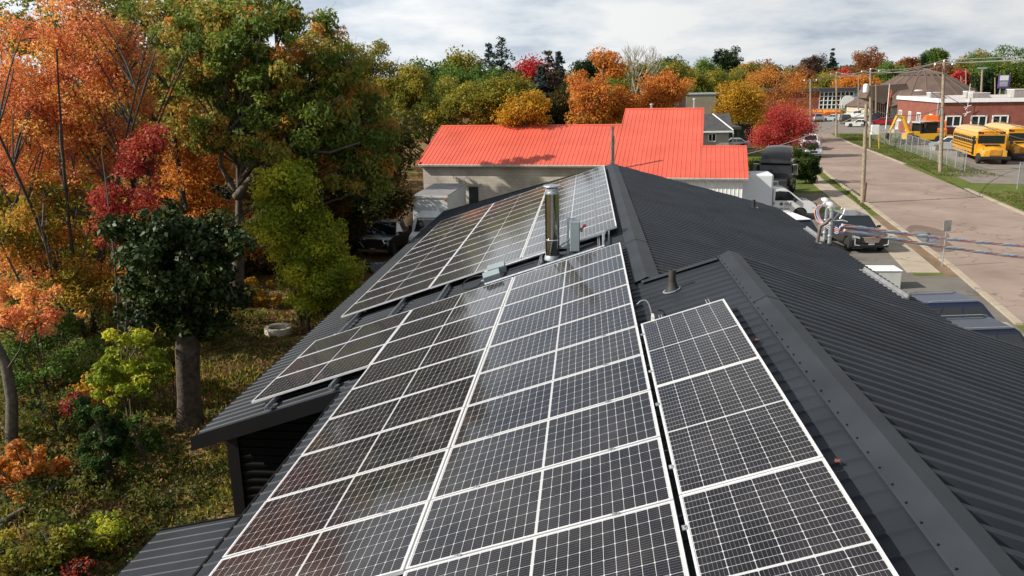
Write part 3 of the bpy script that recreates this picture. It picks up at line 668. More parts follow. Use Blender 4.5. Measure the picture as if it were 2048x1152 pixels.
# ------------------------------------------------------------ building with the coral-red ribbed roof
rb = thing('red_roofed_building', 'long block and white clad building with coral red ribbed metal roof in stepped heights', 'building', (0, 58, 0))
A_ = Vector((10.22, 52.06, 2.88)); AZ = R_(7.897); PR = R_(21.32)
eU = Vector((math.cos(AZ), -math.sin(AZ), 0)); eH = Vector((math.sin(AZ), math.cos(AZ), 0)); eW = eH*math.cos(PR)+Vector((0, 0, math.sin(PR))); eN = eU.cross(eW)
def RB(u, w, h=0.0): return A_+eU*u+eW*w+eN*h
M_redroof = mat('coral red metal roof', (0.62, 0.108, 0.068), .5, 0, .09, .5, spec=.4)
M_block = None
def redsheet(b, u0, u1, w0, w1):
    P = 0.30; n = int((u1-u0)/P)+1; xs = []
    for k in range(n):
        for d, h in ((0, 0), (.235, 0), (.252, .022), (.278, .022), (.295, 0)):
            if u0+k*P+d < u1: xs.append((u0+k*P+d, h))
    xs.append((u1, 0))
    cuts = [w0, w0+(w1-w0)*.52, w1]                       # two sheet lengths, the upper lapped over the lower
    for k in (0, 1): b.rings([[RB(x, w, h+.008*k) for x, h in xs] for w in (cuts[k]-.15*k, cuts[k+1])], cap=False, closed=False)
b = MB(); redsheet(b, -22.75, -8.72, 1.72, 8.30); redsheet(b, -8.70, -2.92, 0, 11.16); redsheet(b, -2.90, 0.0, 0, 4.68)
b.build('roof', M_redroof, rb, world=True)
b = MB()
for u0, u1, w in ((-22.8, -8.72, 8.30), (-8.75, -2.86, 11.16), (-2.88, .05, 4.68)):
    back = lambda u, dd: RB(u, w, 0)+eH*dd*math.cos(PR)-Vector((0, 0, dd*math.sin(PR)))
    b.rings([[RB(u, w-.16, .03), RB(u, w, .055), back(u, .16)+Vector((0, 0, .03))] for u in (u0, u1)], cap=False, closed=False)
    L = w-(1.72 if u0 < -20 else 0)
    b.quad(RB(u0, w, 0), RB(u1, w, 0), back(u1, L), back(u0, L))
b.build('ridge_cap', M_redroof, rb, world=True)
for u, w0, w1 in ((-22.78, 1.72, 8.3), (-8.74, 0, 11.16), (-2.88, 4.72, 11.16), (.03, 0, 4.68)):
    b = MB(); b.rings([[RB(u+x, w, h) for x, h in ((-.03, -.12), (.03, -.12), (.03, .035), (-.03, .035))] for w in (w0, w1)]); b.build('rake_trim', M_redroof, rb, world=True)
b = MB(); b.rings([[RB(u, w, h) for w, h in ((1.66, -.13), (1.72, -.13), (1.72, .0), (1.66, .0))] for u in (-22.8, -8.76)]); b.rings([[RB(u, w, h) for w, h in ((-.05, -.12), (.0, -.12), (.0, .0), (-.05, .0))] for u in (-8.7, .05)]); b.build('eave_gutter', mat('pale gutter', (.55, .57, .55), .45), rb, world=True)
# concrete block wall (blocks with mortar joints drawn by a brick texture) and white cladding
m = bpy.data.materials.new('painted concrete block'); m.use_nodes = True; nt = m.node_tree; bs = nt.nodes['Principled BSDF']; bs.inputs['Roughness'].default_value = .92
t = nt.nodes.new('ShaderNodeTexCoord'); br = nt.nodes.new('ShaderNodeTexBrick'); br.inputs['Scale'].default_value = 1; br.inputs['Brick Width'].default_value = .42; br.inputs['Row Height'].default_value = .21; br.inputs['Mortar Size'].default_value = .010
br.inputs['Color1'].default_value = (.54, .495, .44, 1); br.inputs['Color2'].default_value = (.50, .46, .405, 1); br.inputs['Mortar'].default_value = (.40, .365, .32, 1)
mp = nt.nodes.new('ShaderNodeMapping'); mp.inputs[2].default_value = (math.pi/2, 0, 0); nt.links.new(t.outputs['Object'], mp.inputs[0]); nt.links.new(mp.outputs[0], br.inputs['Vector'])
nz = nt.nodes.new('ShaderNodeTexNoise'); nz.inputs['Scale'].default_value = .6; nz.inputs['Detail'].default_value = 8; nt.links.new(t.outputs['Object'], nz.inputs['Vector'])
rr = ramp_node(nt, [(.35, (.72, .70, .68)), (.65, (1.1, 1.1, 1.1))]); nt.links.new(nz.outputs[0], rr.inputs[0])
mu = nt.nodes.new('ShaderNodeMix'); mu.data_type = 'RGBA'; mu.blend_type = 'MULTIPLY'; mu.inputs[0].default_value = 1; nt.links.new(br.outputs[0], mu.inputs[6]); nt.links.new(rr.outputs[0], mu.inputs[7]); nt.links.new(mu.outputs[2], bs.inputs['Base Color'])
M_block = m
def local_wall(name, mtl, u0, u1, dback, z0, z1, th=.2, ribs=0):
    t_ = bpy.data.objects.new(name, None)
    b = MB()
    if ribs:
        xs = []; u = u0
        while u < u1: xs += [(u, 0), (u+ribs*.6, 0), (u+ribs*.7, -.02), (u+ribs*.9, -.02)]; u += ribs
        rows = [[Vector((x, d, z)) for x, d in xs] for z in (z0, z1)]; b.rings(rows, cap=False, closed=False)
        b.quad((u1, 0, z0), (u1, 6, z0), (u1, 6, z1), (u1, 0, z1))
    else:
        b.box(((u0+u1)/2, th/2, (z0+z1)/2), (u1-u0, th, z1-z0)); b.box((u0+.1, th+3.4, (z0+z1)/2), (.2, 6.6, z1-z0))
    bpy.data.objects.remove(t_)
    o = b.build(name, mtl, rb); M = Matrix.Translation(A_*1-Vector((0, 0, A_.z))+eH*dback) @ Matrix(((eU.x, eH.x, 0, 0), (eU.y, eH.y, 0, 0), (0, 0, 1, 0), (0, 0, 0, 1)))
    o.matrix_local = Matrix.Translation(-rb.location) @ M
    return o, M
w_, WM = local_wall('block_wall', M_block, -22.45, -8.3, 2.0, -1.3, 3.42)
wm_white = mat('white ribbed cladding', (.74, .74, .73), .5, 0, .03, 1.5)
local_wall('clad_wall', wm_white, -8.5, -.30, .35, 0, 2.82, ribs=.25)
# openings of the block wall
def on_wall(name, mtl, u0, u1, z0, z1, proud, th=.04, M=None, par=rb):
    b = MB(); b.box(((u0+u1)/2, -proud, (z0+z1)/2), (u1-u0, th, z1-z0)); o = b.build(name, mtl, par); o.matrix_local = Matrix.Translation(-par.location) @ (M or WM); return o
on_wall('doorway', M_glassdark, -19.05, -18.35, -1.2, 1.9, .012); on_wall('lintel', M_concrete, -22.0+1.2, -18.2, 1.98, 2.14, .03, .07)
on_wall('window', M_white, -16.6, -15.7, .4, 1.32, .03, .08)
on_wall('window', M_white, -8.2, -7.3, 1.0, 1.9, .37+1.3, .05)
# step joints on the wall, raised crack lines of shifted blocks
b = MB(); random.seed(8)
def crack(u, z, n, s):
    for k in range(n):
        b.box((u+.105, -.004, z), (.21, .008, .014)); u += .21; b.box((u, -.004, z-.05*s*2), (.014, .008, .2)); z -= .21*s
for u, z, n, s in ((-20.6, 3.1, 5, 1), (-20.4, 2.7, 4, 1), (-19.6, 2.3, 3, -1), (-12.6, 2.0, 5, -1), (-21.6, 2.5, 2, 1)): crack(u, z, n, s)
o = b.build('crack', mat('mortar crack', (.17, .15, .13), .95), rb); o.matrix_local = Matrix.Translation(-rb.location) @ WM
b = MB(); p = RB(-8.72, 1.6, 0); p = at(1224, 330, 54.2)
fl2 = thing('flue_pipe', 'thin weathered stack pipe rising at the joint of the coral red roofs', 'chimney', (p.x, p.y, 2.6))
b = MB(); b.tube([(0, 0, -1), (0, 0, 3.55)], .085, 12); b.build('pipe', mat('stack pipe grey brown', (.22, .20, .17), .5, .5, .2, 5), fl2, smooth=50); b = MB(); b.tube([(0.12, 0.02, .2), (.12, 0.02, 2.9)], .04, 8); b.build('conduit', mat('cream pipe', (.55, .5, .4), .5), fl2, smooth=50)
for z in (1.2, 2.2): b = MB(); b.box((.06, 0, z), (.34, .2, .03)); b.build('bracket', M_galv, fl2)
p = RB(-6.4, 11.3, 0)
for u, lab in ((-6.8, 'small round vent cap on the coral red ridge'), (-3.6, 'short stack with cap behind the coral red ridge')):
    p = RB(u, 11.16, -.1)+eH*.25; t = thing('roof_vent', lab, 'roof vent', p); b = MB(); h = .35 if u < -5 else .7
    b.lathe([(.08, 0), (.08, h)], n=12); b.build('pipe', M_galv, t, smooth=40); b = MB(); b.lathe([(.05, h), (.14, h+.02), (.13, h+.1), (.02, h+.15)], n=12); b.build('cap', M_galv, t, smooth=40)
# ------------------------------------------------------------ generic road vehicle
def paint(name, c, metal=.3, rough=.28): return mat('paint '+name, c, rough, metal, .03, 2, coat=.6)
KIND = {
 'suv': dict(L=4.8, W=1.90, wb=2.86, r=.37, belt=1.08, hood=1.02, roof=1.66, cab=(-2.28, 1.02, -1.85, .22), tail=1.06, bot=.30),
 'sedan': dict(L=4.7, W=1.84, wb=2.75, r=.33, belt=.96, hood=.90, roof=1.46, cab=(-1.75, 1.05, -1.05, .25), tail=1.00, bot=.24),
 'pickup': dict(L=5.9, W=2.02, wb=3.65, r=.41, belt=1.22, hood=1.20, roof=1.92, cab=(-.75, 1.35, -.55, .75), tail=1.22, bot=.42),
 'van': dict(L=5.3, W=2.0, wb=3.3, r=.36, belt=1.15, hood=1.08, roof=2.05, cab=(-2.6, 1.75, -2.5, .95), tail=1.15, bot=.33),
 'minivan': dict(L=5.1, W=1.98, wb=3.05, r=.34, belt=1.05, hood=1.0, roof=1.78, cab=(-2.5, 1.6, -2.3, .55), tail=1.05, bot=.28),
 'jeep': dict(L=4.4, W=1.85, wb=2.95, r=.40, belt=1.15, hood=1.12, roof=1.82, cab=(-2.05, .55, -2.0, .25), tail=1.12, bot=.45),
}
def wheels(t, xs, W, r, tw=.24, dual=False):
    for x in xs:
        for sg in (-1, 1):
            y = sg*(W/2-tw/2+.01)
            b = MB(); b.lathe([(r*.62, -tw/2), (r*.93, -tw/2), (r, -tw*.32), (r, tw*.32), (r*.93, tw/2), (r*.62, tw/2)], n=22, axis='y'); w = b.build('wheel', M_tyre, t, smooth=35); w.location = (x, y, r)
            b = MB(); f = sg*tw*.40
            b.lathe([(r*.63, f-.02*sg), (r*.60, f), (r*.5, f-.03*sg), (r*.2, f-.02*sg), (r*.16, f+.01*sg), (.01, f+.012*sg)], n=22, axis='y')
            for q in range(5):
                a = q*2*math.pi/5; b.box((r*.37*math.cos(a), f-.004*sg, r*.37*math.sin(a)), (r*.5, .03, .06), Matrix.Rotation(-a, 3, 'Y'))
            b.build('rim', M_rim, w, smooth=30)
def frus(t, bt, tp, mtl, glassm, pill, nside=2, front=True, rear=True, side=True):
    """cabin between a lower and an upper rectangle; glazing set 4 mm proud of it"""
    c = [(x, y*s, bt[2]) for x, y, s in ((bt[0], bt[3], 1), (bt[1], bt[3], 1), (bt[1], bt[3], -1), (bt[0], bt[3], -1))]
    d = [(x, y*s, tp[2]) for x, y, s in ((tp[0], tp[3], 1), (tp[1], tp[3], 1), (tp[1], tp[3], -1), (tp[0], tp[3], -1))]
    c = [Vector(p) for p in c]; d = [Vector(p) for p in d]
    zc = .07; mid = (d[0]+d[2])/2
    e = [mid+(p-mid)*.90+Vector((0, 0, zc)) for p in d]
    b = MB(); b.rings([c, d, e]); b.build('cabin', mtl, t, bevel=.035)
    def pane(name, P, Q, u0, u1, v0, v1):
        # P bottom pair, Q top pair
        f = lambda u, v: (P[0].lerp(P[1], u)).lerp(Q[0].lerp(Q[1], u), v)
        p = [f(u0, v0), f(u1, v0), f(u1, v1), f(u0, v1)]; n = (p[1]-p[0]).cross(p[3]-p[0]).normalized()
        if n.dot(p[0]-Vector((0, 0, 1))) < 0 and abs(n.y) > .5: n = -n
        cc = (c[0]+c[1]+c[2]+c[3])/4+Vector((0, 0, .3))
        if n.dot((p[0]+p[2])/2-cc) < 0: n = -n
        b = MB(); b.rings([[q-n*.01 for q in p], [q+n*.006 for q in p]]); return b.build(name, glassm, t)
    if front: pane('windscreen', (c[2], c[1]), (d[2], d[1]), .06, .94, .05, .93)
    if rear: pane('rear_window', (c[0], c[3]), (d[0], d[3]), .10, .90, .18, .90)
    if side:
        for s in (0, 1):
            P, Q = ((c[0], c[1]), (d[0], d[1])) if s == 0 else ((c[3], c[2]), (d[3], d[2]))
            w = (0.93-.06)/nside
            for k in range(nside): pane('side_window', P, Q, .06+k*w+(.012 if k else 0), .06+(k+1)*w-.012, .06, .86)
def car(kind, col, loc, head, label, cat='car', group=None, name='parked_car', rails=False, plate=True, sides=2, z=0.0):
    K = KIND[kind]; L, W, wb, r = K['L'], K['W'], K['wb'], K['r']; h = L/2
    t = thing(name, label, cat, (loc[0], loc[1], z), head, group)
    xf, xr = wb/2+.08, -wb/2+.08
    def arch(xc):
        R = r+.07; a0 = math.asin(min(.95, (K['bot']-r)/R)) if K['bot'] < r+R else 0
        return [(xc+R*math.cos(a), r+R*math.sin(a)) for a in [math.pi-a0+(2*a0-math.pi)*i/8 for i in range(9)]] if K['bot'] >= r-R else []
    def archpts(xc):
        R = r+.07; dz = K['bot']-r; dxx = math.sqrt(max(.01, R*R-dz*dz)); a0 = math.atan2(dz, dxx)
        return [(xc-R*math.cos(a0+(math.pi-2*a0)*i/8), r+R*math.sin(a0+(math.pi-2*a0)*i/8)) for i in range(9)]
    bt = K['bot']
    top = [(h-.02, bt+.28), (h-.03, K['hood']-.26), (h-.16, K['hood']-.07), (h-.55, K['hood']-.01), (K['cab'][1]+.08, K['belt']-.01)]
    if kind == 'pickup': back = [(K['cab'][0]-.05, K['belt']), (-h+.05, K['tail']), (-h, K['tail']-.1), (-h, bt+.2), (-h+.06, bt)]
    else: back = [(K['cab'][0]+.1, K['belt']), (-h+.16, K['tail']), (-h+.03, K['tail']-.16), (-h, bt+.3), (-h+.06, bt)]
    poly = [(h-.08, bt)]+top+back
    poly += archpts(xr)+archpts(xf)
    b = MB(); b.prism(poly, -W/2, W/2, .035, .10); b.build('body', col, t, smooth=28)
    if kind == 'pickup':
        b = MB(); b.box((-h+.95+.02, 0, K['tail']+.01), (1.75, W-.34, .03)); b.build('bed_floor', M_plastic, t)
    c0, c1, r0, r1 = K['cab']; ns = 3 if kind in ('suv', 'minivan') else sides
    frus(t, (c0, c1, K['belt']-.03, W/2-.09), (r0, r1, K['roof']-.07, W/2-.24), col, M_glassdark, None, ns, side=True)
    wheels(t, (xf, xr), W, r)
    for s in (-1, 1):
        b = MB(); b.box((h-.12, s*(W/2-.24), K['hood']-.24), (.16, .34, .13)); b.build('headlight', M_head, t, bevel=.02)
        b = MB(); b.box((-h+.06, s*(W/2-.14), K['tail']-.26), (.12, .16, .24)); b.build('taillight', M_tail, t, bevel=.02)
        b = MB(); b.box((c1-.38, s*(W/2+.08), K['belt']+.06), (.10, .2, .14)); b.build('mirror', M_plastic if kind in ('jeep', 'van') else col, t, bevel=.03)
    b = MB(); b.box((h-.035, 0, K['hood']-.30), (.07, W*.42, .24)); b.build('grille', M_plastic, t, bevel=.02)
    b = MB(); b.box((h-.05, 0, bt+.13), (.12, W-.16, .14)); b.build('bumper', M_plastic, t, bevel=.03); b = MB(); b.box((-h+.04, 0, bt+.13), (.12, W-.16, .16)); b.build('bumper', M_plastic, t, bevel=.03)
    if plate:
        b = MB(); b.box((h+.015, 0, bt+.24), (.02, .32, .13)); b.build('licence_plate', mat('plate', (.6, .5, .55), .5), t)
    if rails:
        for s in (-1, 1): b = MB(); b.tube([(r0+.15, s*(W/2-.30), K['roof']+.02), (r0+.3, s*(W/2-.30), K['roof']+.06), (r1-.35, s*(W/2-.30), K['roof']+.06), (r1-.2, s*(W/2-.30), K['roof']+.02)], .016, 6); b.build('roof_rail', M_galv, t)
    return t
def text_mesh(name, s, size, mtl, parent, M, ext=.003):
    cu = bpy.data.curves.new(name, 'FONT'); cu.body = s; cu.size = size; cu.extrude = ext; cu.align_x = 'CENTER'; cu.align_y = 'CENTER'
    o = bpy.data.objects.new(name, cu); COL.objects.link(o); dg = bpy.context.evaluated_depsgraph_get()
    me = bpy.data.meshes.new_from_object(o.evaluated_get(dg)); bpy.data.objects.remove(o)
    me.name = name; me.materials.clear(); me.materials.append(mtl)
    q = bpy.data.objects.new(name, me); COL.objects.link(q); q.parent = parent; q.matrix_local = M; return q
def heading(a, c): return math.atan2(c[1]-a[1], c[0]-a[0])
P_black, P_white, P_silver = paint('black', (.010, .010, .013)), paint('white', (.70, .71, .72), 0, .35), paint('silver', (.42, .43, .45), .6)
P_navy, P_blue, P_red, P_grey, P_green = paint('navy', (.007, .011, .032)), paint('deep blue', (.008, .016, .06)), paint('red', (.32, .015, .02)), paint('grey', (.10, .105, .11), .4), paint('olive', (.035, .035, .022))
# dark crossover on the apron, facing us
cx = car('suv', paint('graphite', (.020, .022, .028), .5), (14.75, 45.0), R_(-87), 'dark crossover with chrome grille parked on the grey apron behind the service masts', 'car', None, 'parked_car', rails=True)
for c in kids(cx):
    if c.name.split('.')[0] in ('grille', 'headlight'): bpy.data.objects.remove(c)
b = MB()
for k in range(6):
    z = .62+k*.05; w_k = .44-abs(k-3.2)*.03; b.box((2.425, 0, z), (.05, w_k*2, .022))
b.rings([[Vector((x, y, z)) for y, z in ((-.50, .86), (.50, .86), (.52, .90), (-.52, .90))] for x in (2.39, 2.44)]); b.build('grille', M_chrome, cx)
b = MB(); b.box((2.40, 0, .73), (.05, 1.0, .34)); b.build('grille_backing', M_plastic, cx, bevel=.03)
b = MB(); b.lathe([(.05, 2.44), (.05, 2.46), (.0, 2.462)], (0, 0, .78), 12, axis='x'); b.build('badge', mat('badge', (.4, .2, .2), .3, .5), cx)
for s in (-1, 1):
    b = MB(); b.rings([[Vector((x, s*y, z)) for y, z in ((.60, .78), (.88, .86), (.90, .95), (.62, .90))] for x in (2.30, 2.405)]); b.build('headlight', M_head, cx, bevel=.01)
    b = MB(); b.tube([(2.41, s*.86, .82), (2.42, s*.86, .56), (2.43, s*.84, .48), (2.45, s*.62, .45)], [.02, .024, .03, .02], 8); b.build('fog_trim', M_head, cx)
# two dark suvs nose-in to the building at the right
for (px, py, z, colr, lab) in ((1884, 592, 1.66, P_blue, 'dark blue suv backed beside the white cabinet, seen over the eave'), (1945, 643, 1.66, P_navy, 'navy suv nearest the camera at the right eave, aerial on its roof')):
    p = gnd(px, py, z); car('suv', colr, (p.x-.9, p.y-.3), R_(188), lab, 'car', 'suvs parked against the building', 'parked_car', rails=True)
# white cabinet
p = gnd(1822, 592, .0); t = thing('utility_cabinet', 'white concrete cabinet block standing by the eave above the blue suv', 'cabinet', (12.75, 35.6, 0))
b = MB(); b.box((0, 0, .40), (1.8, 1.0, .8)); b.build('body', mat('pale cabinet paint', (.56, .58, .54), .6, 0, .06, 2), t, bevel=.02)
b = MB(); b.box((0, 0, .82), (1.86, 1.06, .05)); b.build('lid', M_white, t, bevel=.02)
# blue van with white striped roof close behind the eave
p = gnd(1588, 432, 1.95)
vv = car('minivan', P_navy, (11.0, 43.2), R_(-80), 'dark blue van with white roof marked by red stripes, half hidden by the eave', 'van', None, 'parked_van')
b = MB(); b.box((-.9, 0, 1.80), (2.9, 1.36, .05)); o = b.build('roof_panel', M_white, vv, bevel=.02)
for k in range(5): b = MB(); b.box((-2.1+k*.05, -.52+k*.26, 1.828), (.34, .12, .006), Matrix.Rotation(R_(25), 3, 'Z')); b.build('roof_stripe', mat('dark red stripe', (.25, .02, .03), .5), vv)
# white cube van with lettered door, side-on
cv = thing('cube_van', 'white cube van with dark red lettering on its door parked beside the red roof', 'van', (12.55, 54.3, 0), R_(-3))
K = KIND['van']
poly = [(2.42, .45), (2.45, .75), (2.40, 1.0), (2.10, 1.17), (1.55, 1.25), (.55, 1.98), (.30, 2.05), (-.35, 2.05), (-.35, .45)]
def archp(xc, r, bt):
    R = r+.09; dz = bt-r; a0 = math.atan2(dz, math.sqrt(R*R-dz*dz)); return [(xc-R*math.cos(a0+(math.pi-2*a0)*i/8), r+R*math.sin(a0+(math.pi-2*a0)*i/8)) for i in range(9)]
b = MB(); b.prism(poly+archp(1.42, .38, .45), -.98, .98, .03, .08); b.build('cab', P_white, cv, smooth=28)
b = MB(); b.box((-1.62, 0, 1.72), (2.45, 2.16, 2.55)); b.build('cargo_box', mat('white box panel', (.66, .69, .72), .5, 0, .02, .8), cv, bevel=.12)
b = MB(); b.box((-2.3, 0, 3.04), (.9, 1.5, .10)); b.build('roof_unit', M_galv, cv, bevel=.02)
for s in (-1, 1):
    b = MB(); b.rings([[Vector((x, s*y, z)) for x, z in ((-.22, 1.28), (1.30, 1.28), (.62, 1.86), (.05, 1.90), (-.20, 1.86))] for y in (.94, .988)]); b.build('side_window', M_glassdark, cv)
    b = MB(); b.box((1.02, s*1.06, 1.33), (.16, .18, .26)); b.build('mirror', M_plastic, cv, bevel=.03)
    b = MB(); b.box((2.26, s*.80, .98), (.34, .26, .20)); b.build('headlight', M_plastic, cv, bevel=.02); b = MB(); b.box((2.29, s*.84, .80), (.34, .28, .12)); b.build('indicator', M_amber, cv, bevel=.02)
    b = MB(); b.box((-.27, s*.985, 1.10), (.06, .03, .20)); b.build('door_handle', M_plastic, cv)
b = MB(); b.rings([[Vector((1.56+o_*.5, y, 1.28+o_)), Vector((1.56+o_*.5, -y, 1.28+o_)), Vector((.62+o_*.5, -y*.92, 1.95+o_)), Vector((.62+o_*.5, y*.92, 1.95+o_))] for o_, y in ((-.02, .80), (.012, .80))]); b.build('windscreen', M_glassdark, cv)
b = MB(); b.box((2.42, 0, .55), (.22, 2.0, .24)); b.build('bumper', M_plastic, cv, bevel=.04); wheels(cv, (1.42, -2.0), 1.98, .38)
MX = Matrix.Rotation(math.pi/2, 4, 'X'); m_txt = mat('dark red lettering', (.16, .02, .04), .5); m_txg = mat('grey lettering', (.09, .09, .11), .5)
text_mesh('lettering', 'ARE', .27, m_txt, cv, Matrix.Translation((.62, -.992, 1.06)) @ MX); text_mesh('phone_number', '388-3030', .17, m_txg, cv, Matrix.Translation((.40, -.992, .74)) @ MX)
b = MB(); b.lathe([(.11, -.992), (.11, -.996), (.08, -.998)], (.20, 0, 1.06), 14, axis='y'); b.build('emblem', m_txg, cv); b = MB(); b.box((.6, -.994, .93), (.42, .006, .015)); b.build('lettering_rule', m_txg, cv)
# black highway tractor
tr = thing('semi_tractor', 'black highway tractor with tall roof fairing parked behind the white cube van', 'truck', (14.75, 64.3, 0), R_(-108))
P_tr = paint('tractor black', (.010, .009, .009), .2, .3)
b = MB(); b.prism([(1.0, 1.0), (1.05, 2.25), (.75, 2.85), (-1.75, 2.85), (-1.75, 1.0)], -1.2, 1.2, .02, .1); b.build('cab', P_tr, tr, smooth=30)
fx = [(1.15, 2.80, 1.12), (.85, 3.12, 1.14), (.3, 3.48, 1.12), (-.5, 3.74, 1.05), (-1.2, 3.84, 1.02), (-1.75, 3.86, 1.02)]
rs = [[Vector((x, y*w, 2.72 if abs(y) == 1 else z-.10*abs(y)**3)) for y in (-1, -.96, -.8, -.45, 0, .45, .8, .96, 1)] for x, z, w in fx]
b = MB(); b.rings(rs, closed=True); b.build('roof_fairing', P_tr, tr, smooth=45)
b = MB(); b.prism([(3.1, .6), (3.2, 1.2), (3.05, 1.62), (2.4, 1.80), (1.05, 1.95), (1.05, .9), (1.5, .9), (1.55, .6)], -1.0, 1.0, .06, .15); b.build('hood', P_tr, tr, smooth=35)
b = MB(); b.box((3.16, 0, 1.2), (.12, 1.0, .8)); b.build('grille', M_chrome, tr, bevel=.03); b = MB(); b.box((3.2, 0, .55), (.2, 2.3, .35)); b.build('bumper', M_chrome, tr, bevel=.05)
b = MB(); b.quad((1.062, -1.02, 2.0), (1.062, 1.02, 2.0), (.80, 1.0, 2.76), (.80, -1.0, 2.76)); b.build('windscreen', M_glassdark, tr)
for s in (-1, 1):
    b = MB(); b.box((.1, s*1.203, 2.35), (.9, .02, .75)); b.build('side_window', M_glassdark, tr)
    b = MB(); b.box((1.05, s*1.5, 2.25), (.16, .26, .75)); b.tube([(.95, s*1.2, 2.6), (1.05, s*1.62, 2.68), (1.05, s*1.64, 1.85), (.95, s*1.2, 1.9)], .03, 6); b.build('mirror', M_chrome, tr)
    b = MB(); b.tube([(-.2, s*1.0, .75), (-1.7, s*1.0, .75)], .33, 14); b.build('fuel_tank', M_chrome, tr, smooth=50); b = MB(); b.box((3.0, s*.85, 1.2), (.2, .3, .22)); b.build('headlight', M_head, tr, bevel=.03)
b = MB(); b.box((-1.6, 0, .8), (5.2, .8, .25)); b.box((-3.6, 0, 1.0), (.9, .9, .12)); b.build('chassis', M_plastic, tr); wheels(tr, (2.3, -3.2, -4.4), 2.4, .5, .34)
text_mesh('lettering', 'A', .42, M_white, tr, Matrix.Translation((-1.0, 1.206, 2.35)) @ Matrix.Rotation(math.pi, 4, 'Z') @ MX); text_mesh('unit_number', '55', .36, M_galv, tr, Matrix.Translation((-1.1, 1.206, 1.3)) @ Matrix.Rotation(math.pi, 4, 'Z') @ MX)
# ------------------------------------------------------------ back yard on the left: box truck, pickup, ramp, ring
zb = -1.2
bt_ = thing('box_truck', 'white box truck with grey roof standing by the block wall behind the far array', 'truck', (-9.75, 51.5, zb), R_(-92))
b = MB(); b.box((-1.2, 0, 2.2), (6.4, 2.26, 2.4)); b.build('cargo_box', mat('truck box white', (.64, .67, .70), .45, 0, .03, .7), bt_, bevel=.02)
b = MB(); b.box((-1.2, 0, 3.42), (6.42, 2.28, .05)); b.build('box_roof', mat('dull roof sheet', (.30, .30, .31), .5, .3, .12, 1.2), bt_)
b = MB(); b.box((2.0, 0, 3.36), (.10, 2.32, .16)); b.build('front_cap', M_alu, bt_, bevel=.02)
for s in (-1, 1): b = MB(); b.box((2.03, s*.98, 3.2), (.03, .2, .10)); b.build('marker_light', M_amber, bt_)
b = MB(); b.prism([(4.0, .4), (4.05, 1.0), (3.8, 1.2), (3.1, 1.35), (2.5, 2.05), (2.3, 2.1), (2.0, 2.1), (2.0, .4)], -.98, .98, .03, .1); b.build('cab', P_white, bt_, smooth=28)
b = MB(); b.rings([[Vector((x, y, 2.1)) for y in (-.85, .85)]+[Vector((x, y, 2.1+h_)) for y in (.6, -.6)] for x, h_ in ((2.02, .42), (2.5, .06))]); b.build('wind_deflector', P_white, bt_, smooth=40)
b = MB(); b.quad((3.12, -.82, 1.37), (3.12, .82, 1.37), (2.54, .74, 2.03), (2.54, -.74, 2.03)); b.build('windscreen', M_glassdark, bt_).location.x = .012
wheels(bt_, (3.1, -2.6), 2.0, .38)
for s in (-1, 1): b = MB(); b.box((2.8, s*1.14, 1.55), (.1, .2, .3)); b.build('mirror', M_plastic, bt_)
pk = car('pickup', paint('midnight', (.012, .014, .022), .4), (-12.55, 49.6), R_(-97), 'midnight pickup with wide chrome grille frame and a load of crates under the trees', 'pickup', None, 'pickup_truck', z=zb)
for c in kids(pk):
    if c.name.split('.')[0] == 'grille': bpy.data.objects.remove(c)
b = MB(); b.rings([[Vector((2.98, y, z)) for y, z in ((-.66, 1.16), (.66, 1.16), (.70, .95), (.52, .74), (-.52, .74), (-.70, .95))], [Vector((2.90, y, z)) for y, z in ((-.66, 1.16), (.66, 1.16), (.70, .95), (.52, .74), (-.52, .74), (-.70, .95))]]); b.build('grille', M_plastic, pk)
b = MB(); b.tube([(2.98, y, z) for y, z in ((-.70, 1.18), (.70, 1.18), (.76, .95), (.56, .70), (-.56, .70), (-.76, .95), (-.70, 1.18))], .045, 8); b.box((2.99, 0, .52), (.10, 1.9, .16)); b.build('grille_frame', M_chrome, pk)
mcr = mat('crate wood', (.20, .13, .075), .85, 0, .2, 5)
for k, (x, y, z, sx_, sy_, sz_, lab) in enumerate(((-1.8, .35, 1.25, 1.5, .9, 1.15, 'big brown crate on the pickup bed, left of the load'), (-1.9, -.55, 1.25, 1.4, .8, 1.4, 'taller brown crate on the pickup bed beside the box truck'))):
    Mh = Matrix.Rotation(R_(-97), 4, 'Z'); p = Vector((-12.55, 49.6, zb))+Mh @ Vector((x, y, z))
    t = thing('crate', lab, 'crate', p, R_(-97), 'crates on the pickup'); b = MB()
    for kk in range(5):
        b.box((0, -sy_/2+.01, .08+kk*sz_/5), (sx_, .02, sz_/5-.02)); b.box((0, sy_/2-.01, .08+kk*sz_/5), (sx_, .02, sz_/5-.02)); b.box((sx_/2-.01, 0, .08+kk*sz_/5), (.02, sy_-.05, sz_/5-.02)); b.box((-sx_/2+.01, 0, .08+kk*sz_/5), (.02, sy_-.05, sz_/5-.02))
    b.build('planks', mcr, t); b = MB(); b.box((0, 0, sz_+.02), (sx_*.98, sy_*.98, .04)); b.build('lid', mat('crate lid', (.30, .24, .16), .85, 0, .2, 4), t)
car('suv', P_black, (-15.2, 49.0), R_(-95), 'black car mostly hidden by leaves left of the midnight pickup', 'car', None, 'parked_car', z=zb)
p = at(742, 520, 42); t = thing('ramp_trailer', 'grey flat ramp trailer lying in the shade below the midnight pickup', 'trailer', (-11.2, 43.2, gzf(-11.2, 43.2)+.25), R_(-62))
b = MB()
for k in range(7): b.box((0, -.75+k*.25, .0), (3.4, .2, .05))
